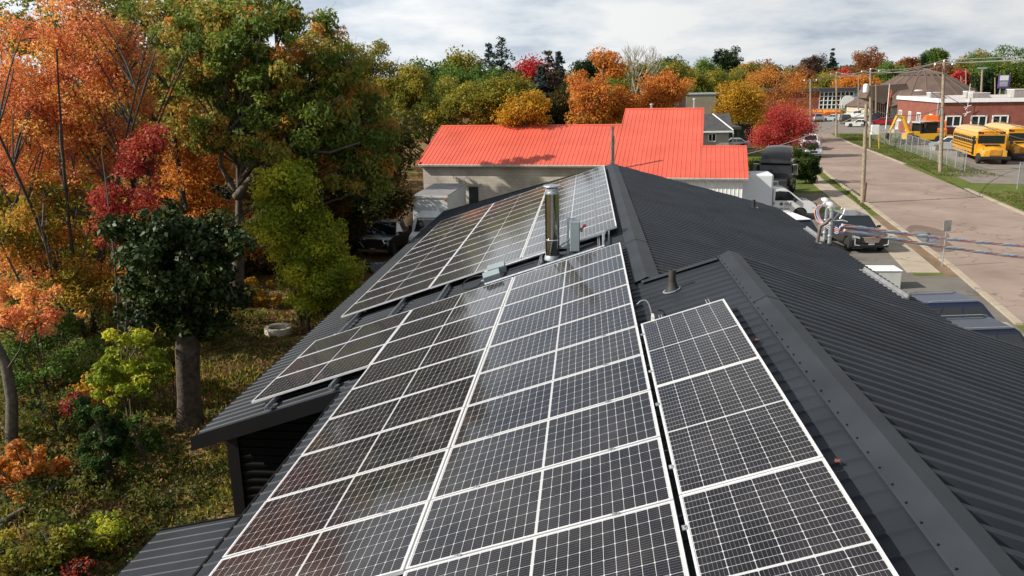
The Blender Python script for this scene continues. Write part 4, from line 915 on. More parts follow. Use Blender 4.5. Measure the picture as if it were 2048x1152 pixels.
b.build('deck', mat('worn deck grey', (.17, .19, .21), .6, .3, .15, 4), t); b = MB(); b.box((0, .92, .1), (3.5, .05, .2)); b.box((0, -.92, .1), (3.5, .05, .2)); b.tube([(1.7, 0, 0), (2.9, 0, -.1)], .05, 6); b.build('frame', M_galv, t); wheels(t, (-.3,), 2.2, .28, .18)
pr = gnd(558, 668, gzf(-11.4, 27.6)); t = thing('well_ring', 'round pale concrete well ring lying on the leafy grass', 'well ring', (pr.x, pr.y, gzf(pr.x, pr.y)-.05))
b = MB(); b.lathe([(.34, .0), (.52, .0), (.53, .02), (.52, .34), (.51, .36), (.37, .36), (.35, .34), (.34, 0)], n=36, cap=False); b.build('ring', mat('pale well concrete', (.46, .42, .35), .9, 0, .15, 4, .4, 40), t, smooth=35)
b = MB(); b.lathe([(.0, .06), (.345, .05)], n=24, cap=False); b.build('infill', mat('leaf fill', (.07, .05, .03), .95), t)
# ------------------------------------------------------------ street side: poles, wires, fences
def pole(px, py, ptop, label, r0=.15, r1=.10, z=0.0, group='wooden utility poles', pxt=None, mtl=None):
    p = gnd(px, py, z); tp = at(pxt or px, ptop, p.y); h = tp.z-z
    t = thing('utility_pole', label, 'utility pole', p, 0, group)
    b = MB(); b.tube([(0, 0, -.3), ((tp.x-p.x)*.5, 0, h*.5), (tp.x-p.x, 0, h)], [r0, (r0+r1)/2, r1], 12); b.build('shaft', mtl or M_wood, t, smooth=50)
    return t, Vector((tp.x-p.x, 0, h))
def insul(t, pts, r=.09):
    for q in pts: b = MB(); b.lathe([(.03, 0), (r, .05), (r*.7, .16), (.02, .22)], q, 10); b.build('insulator', M_white, t, smooth=50)
def crossarm(t, c, w, ang=0.0, ins=True):
    d = Vector((math.cos(ang), math.sin(ang), 0)); b = MB(); b.box(c, (w, .10, .12), Matrix.Rotation(ang, 3, 'Z')); b.build('crossarm', M_wood, t)
    if ins: insul(t, [Vector(c)+d*(w*.46)+Vector((0, 0, .05)), Vector(c)-d*(w*.46)+Vector((0, 0, .05))])
M_pb = mat('brown treated pole', (.24, .155, .095), .85, 0, .2, 3, .3, 20)
p1, t1 = pole(1725, 406, 207, 'bare brown utility pole on the kerb in front of the lawn, nearest the roof', .16, .12, pxt=1733)
b = MB(); b.box(t1-Vector((0, 0, 1.5)), (.5, .12, .10)); b.tube([t1-Vector((-.1, 0, 1.9)), t1-Vector((.1, .1, 1.2))], .06, 8); b.build('bracket', M_plastic, p1)
b = MB(); b.tube([(0.02, 0, -.2), (.045, 0, 1.5)], [.163, .158], 12); b.build('stained_base', M_pb, p1, smooth=50)
p2, t2 = pole(1881, 344, 124, 'tall grey utility pole by the fence carrying an arm street lamp', .19, .13, pxt=1888)
crossarm(p2, t2-Vector((0, 0, .35)), 2.1, R_(20)); insul(p2, [t2])
b = MB(); b.tube([t2-Vector((0, 0, 3.3)), t2+Vector((-1.0, -.1, -2.6)), t2+Vector((-1.9, -.2, -2.55))], .035, 6); b.build('lamp_arm', M_galv, p2, smooth=60)
b = MB(); b.rings([[t2+Vector((-1.75-k*.35+.0, -.2+y*w, -2.55+zz*w)) for y, zz in ((-.13, 0), (-.08, .08), (.08, .08), (.13, 0), (.08, -.08), (-.08, -.08))] for k, w in ((0, .5), (.6, 1), (1.6, 1), (2.0, .4))]); b.build('lamp_head', M_white, p2, smooth=50)
b = MB(); b.box(t2-Vector((-.12, 0, 4.6)), (.1, .16, .5)); b.build('cable_guard', M_galv, p2)
p3, t3 = pole(1673, 273, 146, 'utility pole with crossarm on the lawn tip beside the car park', .17, .12); crossarm(p3, t3-Vector((0, 0, .3)), 2.0, R_(8)); insul(p3, [t3])
b = MB(); b.box((.05, -.17, 3.2), (.3, .08, .5)); b.build('notice', M_white, p3)
p4, t4 = pole(1741, 296, 140, 'grey utility pole with a hanging transformer and a white cabinet low on it', .18, .13); crossarm(p4, t4-Vector((0, 0, .3)), 2.4, R_(8)); insul(p4, [t4])
b = MB(); b.lathe([(.10, -.5), (.30, -.45), (.31, .45), (.27, .55), (.10, .62)], t4+Vector((-.45, -.2, -2.3)), 16); b.build('transformer', M_white, p4, smooth=35)
b = MB(); b.box((.25, -.28, 2.35), (.95, .35, 1.25)); b.build('cabinet', M_white, p4, bevel=.03)
b = MB(); b.tube([t4-Vector((0, 0, 3.0)), t4+Vector((-1.5, -.1, -2.4))], .04, 6); b.build('lamp_arm', M_galv, p4)
p5, t5 = pole(1621, 292, 158, 'utility pole rising behind the red maple', .15, .11); crossarm(p5, t5-Vector((0, 0, .3)), 1.8, R_(8))
p6, t6 = pole(1717, 236, 150, 'thin utility pole in front of the glazed school wall', .16, .11)
p7, t7 = pole(1752, 240, 168, 'thin utility pole beside the brown canopy', .14, .10)
p8, t8 = pole(1743, 262, 171, 'short pole standing just behind the transformer pole', .13, .10)
p9, t9 = pole(1961, 215, 136, 'wide topped grey pole rising behind the brick roof', .35, .25, pxt=1965)
b = MB(); b.box(t9, (2.4, .5, .45)); b.build('head_frame', M_galv, p9)
p10, t10 = pole(1932, 215, 137, 'thin distant pole left of the wide topped grey pole', .2, .15)
p11, t11 = pole(1990, 215, 155, 'distant yellowish pole next to the purple sign', .2, .15)
p12, t12 = pole(1922, 220, 152, 'thin distant pole over the brick roof beside the crimson tree', .18, .12)
def W(t, v): return t.location+v
def wire(lab, A, B, sag, r=.028, group='overhead lines'):
    A, B = Vector(A), Vector(B); b = MB(); b.tube([A.lerp(B, i/16)-Vector((0, 0, sag*4*(i/16)*(1-i/16))) for i in range(17)], r, 5); o = b.build('power_line', mat('line aluminium', (.30, .30, .30), .5, .3), smooth=60); return tag(o, lab, 'power line', group)
a2 = Vector((math.cos(R_(20)), math.sin(R_(20)), 0)); a4 = Vector((math.cos(R_(8)), math.sin(R_(8)), 0))
zz = Vector((0, 0, .2))
far2 = W(p2, t2)+Vector((22, -14, 1.5))
for k, (o2, o4, nm_) in enumerate(((Vector((0, 0, .2)), Vector((0, 0, .2)), 'centre'), (a2*.95-Vector((0, 0, .1)), a4*1.1-Vector((0, 0, .1)), 'right arm'), (-a2*.95-Vector((0, 0, .1)), -a4*1.1-Vector((0, 0, .1)), 'left arm'))):
    wire('line from the %s of the lamp pole running out right' % nm_, W(p2, t2)+o2, far2+o2, .35)
    wire('line from the %s of the lamp pole back to the transformer pole' % nm_, W(p2, t2)+o2, W(p4, t4)+o4, .5)
    wire('line from the %s of the transformer pole to the lawn tip pole' % nm_, W(p4, t4)+o4, W(p3, t3)+o4*.9, .5)
    wire('line from the %s of the lawn tip pole towards the pole behind the maple' % nm_, W(p3, t3)+o4*.9, W(p5, t5)+o4*.8+Vector((0, 0, .0)), .4)
wire('dark slack cable from the bare brown pole to the lawn tip pole', W(p1, t1)-Vector((0, 0, .3)), W(p3, t3*.55), .8, .035)
wire('dark slack cable from the bare brown pole crossing to the left', W(p1, t1)-Vector((0, 0, .6)), at(1380, 318, 100), 1.0, .03)
wire('cable from the lamp pole crossing the brick wall', W(p2, t2*.62), at(2080, 285, 84), .5, .03)
wire('second cable from the lamp pole crossing the brick wall', W(p2, t2*.72), at(2080, 262, 84), .5, .03)
wire('cable from the bare brown pole to the lamp pole', W(p1, t1*.96), W(p2, t2*.60), .7, .03)
# chain-link fences
mf = bpy.data.materials.new('chain link mesh'); mf.use_nodes = True; nt = mf.node_tree; bs = nt.nodes['Principled BSDF']; out = nt.nodes['Material Output']
bs.inputs['Base Color'].default_value = (.42, .44, .44, 1); bs.inputs['Metallic'].default_value = .4; bs.inputs['Roughness'].default_value = .5
t = nt.nodes.new('ShaderNodeTexCoord'); sx = nt.nodes.new('ShaderNodeSeparateXYZ'); nt.links.new(t.outputs['UV'], sx.inputs[0])
def fm_(op, a, b_): 
    n = nt.nodes.new('ShaderNodeMath'); n.operation = op
    for i, v in enumerate((a, b_)):
        if isinstance(v, (int, float)): n.inputs[i].default_value = v
        else: nt.links.new(v, n.inputs[i])
    return n.outputs[0]
d1 = fm_('FRACT', fm_('DIVIDE', fm_('ADD', sx.outputs[0], sx.outputs[1]), .08), 0); d2 = fm_('FRACT', fm_('DIVIDE', fm_('SUBTRACT', sx.outputs[0], sx.outputs[1]), .08), 0)
hit = fm_('MAXIMUM', fm_('LESS_THAN', d1, .14), fm_('LESS_THAN', d2, .14)); tr_ = nt.nodes.new('ShaderNodeBsdfTransparent'); mxs = nt.nodes.new('ShaderNodeMixShader')
nt.links.new(hit, mxs.inputs[0]); nt.links.new(tr_.outputs[0], mxs.inputs[1]); nt.links.new(bs.outputs[0], mxs.inputs[2]); nt.links.new(mxs.outputs[0], out.inputs[0])
def fence(pts, h, step, label, name='chain_link_fence'):
    t = thing(name, label, 'fence', (pts[0][0], pts[0][1], 0))
    cum = 0; vs = []; uv = []; fs = []; ox, oy = pts[0]
    for i in range(len(pts)-1):
        a, c = Vector((*pts[i], 0)), Vector((*pts[i+1], 0)); L = (c-a).length; n = max(1, round(L/step))
        for k in range(n+(1 if i == len(pts)-2 else 0)):
            p = a.lerp(c, k/n); b = MB(); b.tube([(p.x-ox, p.y-oy, 0), (p.x-ox, p.y-oy, h+.05)], .045, 8); b.build('post', M_galv, t)
        o = len(vs); vs += [(a.x-ox, a.y-oy, .04), (c.x-ox, c.y-oy, .04), (c.x-ox, c.y-oy, h), (a.x-ox, a.y-oy, h)]; uv += [(cum, 0), (cum+L, 0), (cum+L, h), (cum, h)]; fs.append((o, o+1, o+2, o+3)); cum += L
        b = MB(); b.tube([(a.x-ox, a.y-oy, h), (c.x-ox, c.y-oy, h)], .03, 6); b.build('top_rail', M_galv, t)
    me = bpy.data.meshes.new('mesh_panel'); me.from_pydata(vs, [], fs); l = me.uv_layers.new(name='UVMap')
    for i, q in enumerate(uv): l.data[i].uv = q
    me.materials.append(mf); o = bpy.data.objects.new('mesh_panel', me); COL.objects.link(o); o.parent = t
    return t
g2 = lambda px, py, z=0: tuple(gnd(px, py, z)[:2])
fence([g2(1929, 343), g2(1860, 320), g2(1800, 298), g2(1733, 275)], 2.0, 3.2, 'long chain link fence along the far lawn between street and bus yard')
fence([g2(2034, 378), (gnd(2034, 378).x+9, gnd(2034, 378).y+4)], 2.1, 3.0, 'short chain link fence end at the right edge beside the driveway')
# signs and small posts
def sign(px, py, ptop, label, w, h, col_, r=.03, name='street_sign', rz=0.0):
    p = gnd(px, py, 0); tp = at(px, ptop, p.y); t = thing(name, label, 'sign', p, rz)
    b = MB(); b.tube([(0, 0, 0), (0, 0, tp.z)], r, 8); b.build('post', M_galv, t); b = MB(); b.box((0, -.04, tp.z-h/2), (w, .02, h)); b.build('plate', col_, t, bevel=.01); return t
sign(1884, 533, 440, 'street sign on a thin post at the kerb, its pale back towards us', .42, .55, mat('sign back', (.42, .42, .38), .5), rz=R_(15))
sign(1863, 318, 293, 'small white notice on a post in front of the chain link fence', .55, .45, M_white)
sign(1664, 263, 240, 'small sign post at the bend of the car park', .3, .3, M_galv)
p = gnd(1758, 297); t = thing('marker_post', 'yellow marker post leaning beside the white cabinet pole', 'post', p); b = MB(); b.tube([(0, 0, 0), (-.2, 0, 1.9)], .06, 8); b.build('shaft', mat('yellow post', (.65, .42, .04), .5), t)
p = gnd(1771, 262); tp = at(1779, 170, p.y); t = thing('flagpole', 'white flagpole with a limp orange and red flag left of the brick building', 'flagpole', p)
b = MB(); b.tube([(0, 0, 0), (tp.x-p.x, 0, tp.z)], [.09, .05], 8); b.lathe([(0, -.1), (.12, 0), (0, .1)], (tp.x-p.x, 0, tp.z+.08), 8); b.build('pole', M_white, t, smooth=50)
b = MB(); rs = []
for k in range(7):
    z = tp.z-.6-k*.45; xx = (tp.x-p.x)*z/tp.z; rs.append([(xx+.06, 0, z), (xx+.24+.12*math.sin(k*1.7), .10*math.sin(k*2.1), z-.1), (xx+.40+.15*math.sin(k), -.08*math.cos(k*1.3), z-.25)])
b.rings([[Vector(q) for q in r] for r in rs], cap=False, closed=False); b.build('flag', mat('orange flag', (.60, .20, .05), .7, 0, .25, 3, var2=(.4, .02, .02)), t, smooth=60)
# ------------------------------------------------------------ brick building
M_brick = mat('red brick', (.235, .075, .05), .9, 0, .10, 1.2, var2=(.185, .058, .042))
bL, bC = gnd(1790, 263), gnd(1872, 282); d_ = (bC-bL).normalized(); e_ = Vector((-d_.y, d_.x, 0))
bk = thing('brick_building', 'flat roofed red brick building with white framed windows beyond the bus yard', 'building', bC)
def BK(a, c, z): return bC-d_*a+e_*c+Vector((0, 0, z))         # a: back along the left wall, c: right along the front wall
HB = at(1876, 205, bC.y).z; LA = (bC-bL).length; LC = 32.0
b = MB()
b.quad(BK(0, 0, -.2), BK(LA, 0, -.2), BK(LA, 0, HB), BK(0, 0, HB)); b.quad(BK(0, LC, -.2), BK(0, 0, -.2), BK(0, 0, HB), BK(0, LC, HB)); b.quad(BK(LA, 0, -.2), BK(LA, LC, -.2), BK(LA, LC, HB), BK(LA, 0, HB)); b.quad(BK(0, LC, -.2), BK(LA, LC, -.2), BK(LA, LC, HB), BK(0, LC, HB))
b.quad(BK(0, 0, HB), BK(LA, 0, HB), BK(LA, LC, HB), BK(0, LC, HB))
b.build('wall', M_brick, bk, world=True)
b = MB(); b.quad(BK(2.5, LC, -.2), BK(2.5, LC+14, -.2), BK(2.5, LC+14, HB-.1), BK(2.5, LC, HB-.1)); b.quad(BK(2.5, LC, HB-.1), BK(LA, LC, HB-.1), BK(LA, LC+14, HB-.1), BK(2.5, LC+14, HB-.1)); b.build('wing_wall', M_brick, bk, world=True)
b = MB()
def par(a0, c0, a1, c1, z, h, th=.35):
    p, q = BK(a0, c0, z), BK(a1, c1, z); n = Vector((0, 0, 1)).cross(q-p).normalized()*th/2
    b.rings([[x+n, x-n, x-n+Vector((0, 0, h)), x+n+Vector((0, 0, h))] for x in (p, q)])
par(-.1, -.1, LA, -.1, HB-.02, .55); par(-.1, .1, -.1, LC, HB-.02, .55); par(2.4, LC+.1, 2.4, LC+14, HB-.12, .55); par(LA, .1, LA, LC, HB-.02, .5)
b.build('parapet', M_white, bk, world=True)
M_slate = mat('flat roof gravel', (.28, .30, .31), .9)
def bwin(a, c, z0, z1, w, side):
    ctr = BK(a, c, (z0+z1)/2); ax = d_ if side == 'L' else e_; n = -e_ if side == 'L' else d_
    rot = Matrix(((ax.x, n.x, 0), (ax.y, n.y, 0), (0, 0, 1))); fr = bpy.data.objects.new('window', None)
    b = MB(); hh = z1-z0
    for x, z, sx2, sz2 in ((-w/2, 0, .16, hh+.16), (w/2, 0, .16, hh+.16), (0, hh/2, w, .16), (0, -hh/2, w, .2), (0, 0, .14, hh)): b.box(ctr+rot @ Vector((x, .05, z)), (sx2, .12, sz2), rot)
    f = b.build('window', M_white, bk, world=True); g = MB(); g.box(ctr+rot @ Vector((0, .02, 0)), (w, .06, hh), rot); g.build('pane', M_glassdark, f).location = -bk.location
    bpy.data.objects.remove(fr)
def zfor(py, P): return at(1830, py, P.y).z
def a_for(px):   # along the left wall for a pixel column
    best = min(range(0, 400), key=lambda i: abs(pxof(BK(LA*i/400, 0, 3))-px)); return LA*best/400
def pxof(P): q = P-CAM; return 1024+F_PX*q.dot(_R)/q.dot(_fw)
def pyof(P): q = P-CAM; return 576-F_PX*q.dot(_U)/q.dot(_fw)
for px, w in ((1801, 1.5), (1820, 1.1), (1838, 1.7), (1862, 1.2)): bwin(a_for(px), 0, HB-3.4, HB-1.8, w, 'L')
for px in (1797, 1817, 1836): bwin(a_for(px), 0, .55, 1.9, 1.2, 'L')
def c_for(px): best = min(range(0, 400), key=lambda i: abs(pxof(BK(0, LC*i/400, 3))-px)); return LC*best/400
for px in (1907, 1957, 2000): bwin(0, c_for(px), HB-3.3, HB-1.9, 1.9, 'R')
b = MB(); b.tube([BK(.35, -.12, 0), BK(.35, -.12, HB)], .10, 8); b.build('downpipe', M_galv, bk, world=True)
b = MB(); b.box(BK(LA*.9, -.1, .2), (2, 2, .6)); b.build('stoop', M_concrete, bk, world=True)
def roofbox(px, py, w, d, h, lab, name='roof_unit'):
    o = min(((BK(a*LA/30, c*LC/30, HB)) for a in range(31) for c in range(31)), key=lambda P: (pxof(P)-px)**2+(pyof(P)-py)**2)
    t = thing(name, lab, 'roof unit', o+Vector((0, 0, .02))); b = MB(); b.box((0, 0, h/2), (w, d, h)); b.build('casing', mat('roof unit grey', (.42, .42, .40), .6, .2), t, bevel=.04); b = MB(); b.box((0, 0, h+.05), (w*1.04, d*1.04, .1)); b.build('lid', M_white, t)
    return t
roofbox(1866, 192, 1.5, 1.6, .9, 'boxy rooftop unit on the left end of the brick building'); roofbox(1934, 186, 1.2, 1.4, 1.0, 'pale rooftop unit right of the lamp pole'); roofbox(1958, 187, 2.6, 1.8, .75, 'long grey rooftop hood in the middle of the brick roof'); roofbox(2036, 186, 2.6, 2.4, 1.2, 'large white rooftop unit at the right end of the brick roof')
b = MB(); q = BK(-.3, c_for(1930), HB-.7)
o = thing('antenna', 'small white television antennas on the front wall of the brick building', 'antenna', q); b = MB()
for z in (.1, -.8): b.tube([(-.5, -.2, z-.1), (.45, -.2, z+.2)], .04, 6); b.tube([(-.3, -.2, z-.4), (.1, -.2, z+.15)], .04, 6)
b.tube([(.0, -.1, 3.2), (0, -.1, -1.1)], .03, 6); b.build('elements', M_white, o)
# ------------------------------------------------------------ round building with the brown conical roof
cB = at(1838, 215, 205); cR = 16.6; M_shingle = mat('brown shingles', (.115, .078, .062), .9, 0, .12, .5)
zE = at(1704, 212, 205).z; zA_ = at(1838, 137, 205).z
ch = thing('round_church', 'round building with a wide brown conical shingle roof behind the brick building', 'building', (cB.x, 205, 0))
b = MB(); N = 24; prof = [(cR, zE), (cR*.60, zE+(zA_-zE)*.50), (cR*.30, zE+(zA_-zE)*.84), (0.25, zA_)]
rs = [[(r_*math.cos(2*math.pi*k/N), r_*math.sin(2*math.pi*k/N), z) for k in range(N)] for r_, z in prof]; b.rings([[Vector(q) for q in r] for r in rs]); b.build('roof', M_shingle, ch)
b = MB()
for k in range(N):
    a = 2*math.pi*k/N; b.tube([(r_*math.cos(a), r_*math.sin(a), z+.03) for r_, z in prof], .09, 4)
b.build('hip_ridge', mat('shingle ridge', (.130, .090, .072), .9), ch)
for k in range(N):
    a = 2*math.pi*(k+.5)/N; r_ = cR*.305; b = MB(); b.box((r_*math.cos(a), r_*math.sin(a), zE+(zA_-zE)*.80), (.9, .6, .5), Matrix.Rotation(a, 3, 'Z')); b.build('vent', M_plastic, ch)
b = MB(); b.lathe([(cR*.97, -1), (cR*.97, zE+.1)], n=N, cap=False); b.build('wall', mat('cream church wall', (.50, .44, .34), .9, 0, .1, .8), ch)
q = at(1756, 205, 188); cn = thing('entrance_canopy', 'brown slatted entrance canopy with sloping roof joined to the round building', 'canopy', (q.x, 188, 0))
zt, zr = at(1742, 190, 188).z, at(1742, 170, 188).z
b = MB(); b.prism([(-3.6, zt-.6), (-2.8, zr-.2), (4.6, zr+.2), (5.2, zr-1.0), (3.0, zr-1.3), (.2, zt-2.0)], -3, 3); b.build('roof', M_shingle, cn)
b = MB()
for k in range(11): b.box((-2.4+k*.42, -2.8, zt/2-.3), (.16, .2, zt+.2), Matrix.Rotation(R_(-4), 3, 'Y'))
b.build('slats', mat('dark timber slats', (.12, .075, .055), .8), cn); b = MB(); b.box((-.2, -2.2, zt/2-.4), (4.6, .3, zt)); b.build('wall', mat('dark recess', (.03, .02, .02), .9), cn)
# ------------------------------------------------------------ glazed school
q0, q1, q2_ = at(1612, 216, 232), at(1638, 216, 232), at(1722, 214, 232); zt = at(1650, 182, 232).z; zb_ = at(1650, 218, 232).z
sc = thing('school_building', 'low school with dark flat roof, brick end and a wide glazed wall', 'building', (q0.x, 232, 0))
b = MB(); b.box(((q1.x-q0.x)/2-9, 6, zt/2-1), (q1.x-q0.x+18, 12, zt+2-.2)); b.build('brick_end', mat('plum brick', (.24, .06, .05), .9, 0, .08, .8), sc)
wG = q2_.x-q1.x; xg = q1.x-q0.x
b = MB(); b.box((xg+wG/2, 6.2, zt/2-1), (wG, 12, zt+2-.3)); b.build('glazing', M_glassdark, sc)
b = MB()
for k in range(11): b.box((xg+wG*k/10, .12, zt/2+zb_/2), (.22, .3, zt-zb_))
for z in np.linspace(zb_, zt-.3, 5): b.box((xg+wG/2, .10, float(z)), (wG, .2, .2))
b.build('mullions', M_white, sc)
b = MB(); b.box((xg+wG*.88, .05, zt-1.6), (1.8, .12, 1.9)); b.build('blind', mat('pale blue blind', (.35, .42, .5), .6), sc)
b = MB(); b.box((xg/2+wG/2-6, 6, zt+.3), (wG+xg+26, 13.2, .9)); b.build('roof', mat('dark roof edge', (.05, .052, .06), .7), sc)
b = MB(); b.box((xg+wG/2, -.3, zb_/2-.2), (wG+10, .8, zb_+.6)); b.build('base_wall', M_concrete, sc)
q = at(1695, 207, 224); t = thing('arched_board', 'white half round arched board on two posts before the school glazing', 'sign', (q.x, 224, 0)); r_ = 1.65; zc = at(1695, 203, 224).z
b = MB(); pts = [(-r_, zc-1.0), (r_, zc-1.0)]+[(r_*math.cos(a*math.pi/12), zc+r_*.95*math.sin(a*math.pi/12)) for a in range(13)]; b.rings([[Vector((x, y, z)) for x, z in pts] for y in (-.1, .1)]); b.build('board', M_white, t)
for s in (-1, 1): b = MB(); b.box((s*r_*.85, 0, zc/2-.6), (.25, .25, zc)); b.build('post', M_white, t)
# orange bundled barriers
for (px, lab) in ((1638, 'left heap of bright orange rolled barriers below the school'), (1664, 'right heap of bright orange rolled barriers below the school')):
    q = gnd(px, 231, .0); t = thing('barrier_heap', lab, 'barrier', (q.x, q.y, 0), 0, 'orange barrier heaps')
    b = MB(); random.seed(px)
    for k in range(9): b.tube([(-1.7+k*.42, -.6, .45+.06*(k % 3)), (-1.5+k*.42, .9, .9+.1*(k % 2))], .42, 8)
    b.build('rolls', mat('safety orange', (.80, .19, .015), .6, 0, .15, 4), t, smooth=50)
# ------------------------------------------------------------ tan block, grey house, green shed
q0, q1 = at(1371, 245, 190), at(1430, 245, 190); zt = at(1400, 189, 190).z
t = thing('tan_building', 'flat roofed tan commercial block behind the coral red ridge', 'building', (q0.x, 190, 0)); w = q1.x-q0.x
b = MB(); b.box((w/2, 6, zt/2), (w, 12, zt)); b.build('wall', mat('tan panels', (.24, .205, .15), .85, 0, .08, .4), t); b = MB(); b.box((-.8, 6, zt/2+.2), (1.6, 11, zt+.4)); b.build('corner_tower', mat('dark tower', (.06, .06, .065), .8), t)
b = MB(); b.box((w+3.4, 9, zt/2-.2), (6.8, 8, zt-.4)); b.build('side_wall', mat('dark side', (.08, .07, .06), .85), t); b = MB(); b.box((w/2+3, 6, zt+.12), (w+7, 12.4, .24)); b.build('roof_edge', M_galv, t)
gh0, gh1 = at(1402, 292, 98), at(1457, 292, 98); zw = at(1430, 262, 98).z; zr = at(1408, 231, 98).z
gh = thing('grey_house', 'small grey sided house with dark gable roof and white window peeping past the red roof', 'house', (gh0.x, 98, 0)); w = gh1.x-gh0.x
M_sid = mat('grey siding', (.34, .33, .33), .7, 0, .05, 1)
b = MB(); b.box((w/2, 4, zw/2), (w, 8, zw)); b.build('wall', M_sid, gh)
b = MB(); b.rings([[Vector((x, y, z)) for y, z in ((-.4, zw-.05), (2.2, zr), (2.2, zr+.12), (-.4, zw+.07))] for x in (-6, w+.35-.0)]); b.rings([[Vector((x, y, z)) for y, z in ((2.25, zr), (6.0, zw-.5), (6.0, zw-.38), (2.25, zr+.12))] for x in (-6, w+.35)]); b.build('roof', mat('dark shingles', (.07, .07, .075), .9, 0, .15, 2), gh)
b = MB(); b.box((w/2-1, -.42, zw-.06), (w+2.8, .1, .2)); b.tube([(w-1.7, 2.0, zr+.1), (w+.4, -.4, zw+.1)], .07, 6); b.build('fascia', M_white, gh)
xw = at(1424, 275, 98).x-gh0.x; zwn = at(1424, 275, 98).z
b = MB()
for x, z, a, c in ((-.42, 0, .1, .95), (.42, 0, .1, .95), (0, .45, .9, .1), (0, -.45, .9, .1), (0, 0, .08, .9)): b.box((xw+x, -.05, zwn+z), (a, .1, c))
f = b.build('window', M_white, gh); b = MB(); b.box((xw, -.02, zwn), (.8, .05, .86)); b.build('pane', M_glassdark, f)
b = MB(); b.box((-1.1, -.15, zw/2+.4), (.9, 1.0, zw+.8)); b.build('chimney_stack', mat('weathered brown chimney', (.15, .10, .075), .9, 0, .15, 3), gh)
q = at(1470, 258, 104); t = thing('carport', 'dark flat carport roof on a white post between grey house and yellow tree', 'carport', (q.x, 104, 0)); zc = at(1470, 256, 104).z
b = MB(); b.box((-1.0, 2, zc), (3.4, 5, .3)); b.build('roof', mat('carport roof', (.06, .06, .065), .8), t); b = MB(); b.box((-.25, -.3, zc/2), (.12, .12, zc)); b.build('post', M_white, t); b = MB(); b.box((-1.9, 3.4, zc/2), (1.6, 1.6, zc)); b.build('wall', M_sid, t)
q = at(1476, 268, 122); t = thing('green_shed', 'low dark green shed wall behind the yellow tree', 'shed', (q.x, 122, 0)); zc = at(1476, 250, 122).z
b = MB(); b.box((0, 1.5, zc/2), (4.2, 3, zc)); b.build('wall', mat('dark green boards', (.015, .06, .045), .7), t); b = MB(); b.box((0, 1.5, zc+.06), (4.5, 3.3, .12)); b.build('roof', M_plastic, t)
# purple and white pylon sign far right
q = at(2008, 170, 215); t = thing('pylon_sign', 'tall white and purple pylon sign above the brick roof', 'sign', (q.x, 215, 0)); zc = at(2008, 163, 215).z
M_pur = mat('purple sign frame', (.12, .05, .25), .5)
b = MB(); b.box((0, .2, zc), (2.6, .5, 3.3)); b.build('frame', M_pur, t)
b = MB(); b.box((-.15, -.08, zc+.85), (2.0, .06, 1.2)); b.build('upper_face', M_white, t); b = MB(); b.box((-.15, -.08, zc-.55), (2.0, .06, 1.3)); b.build('lower_face', mat('lilac grey face', (.32, .33, .42), .5), t)
for k in range(3): b = MB(); b.box((-.15, -.13, zc-.2-k*.35), (1.6, .03, .08)); b.build('text_line', M_white, t)
for s in (-.7, .7): b = MB(); b.box((s, .2, zc/2-1), (.25, .25, zc-.5)); b.build('post', M_galv, t)
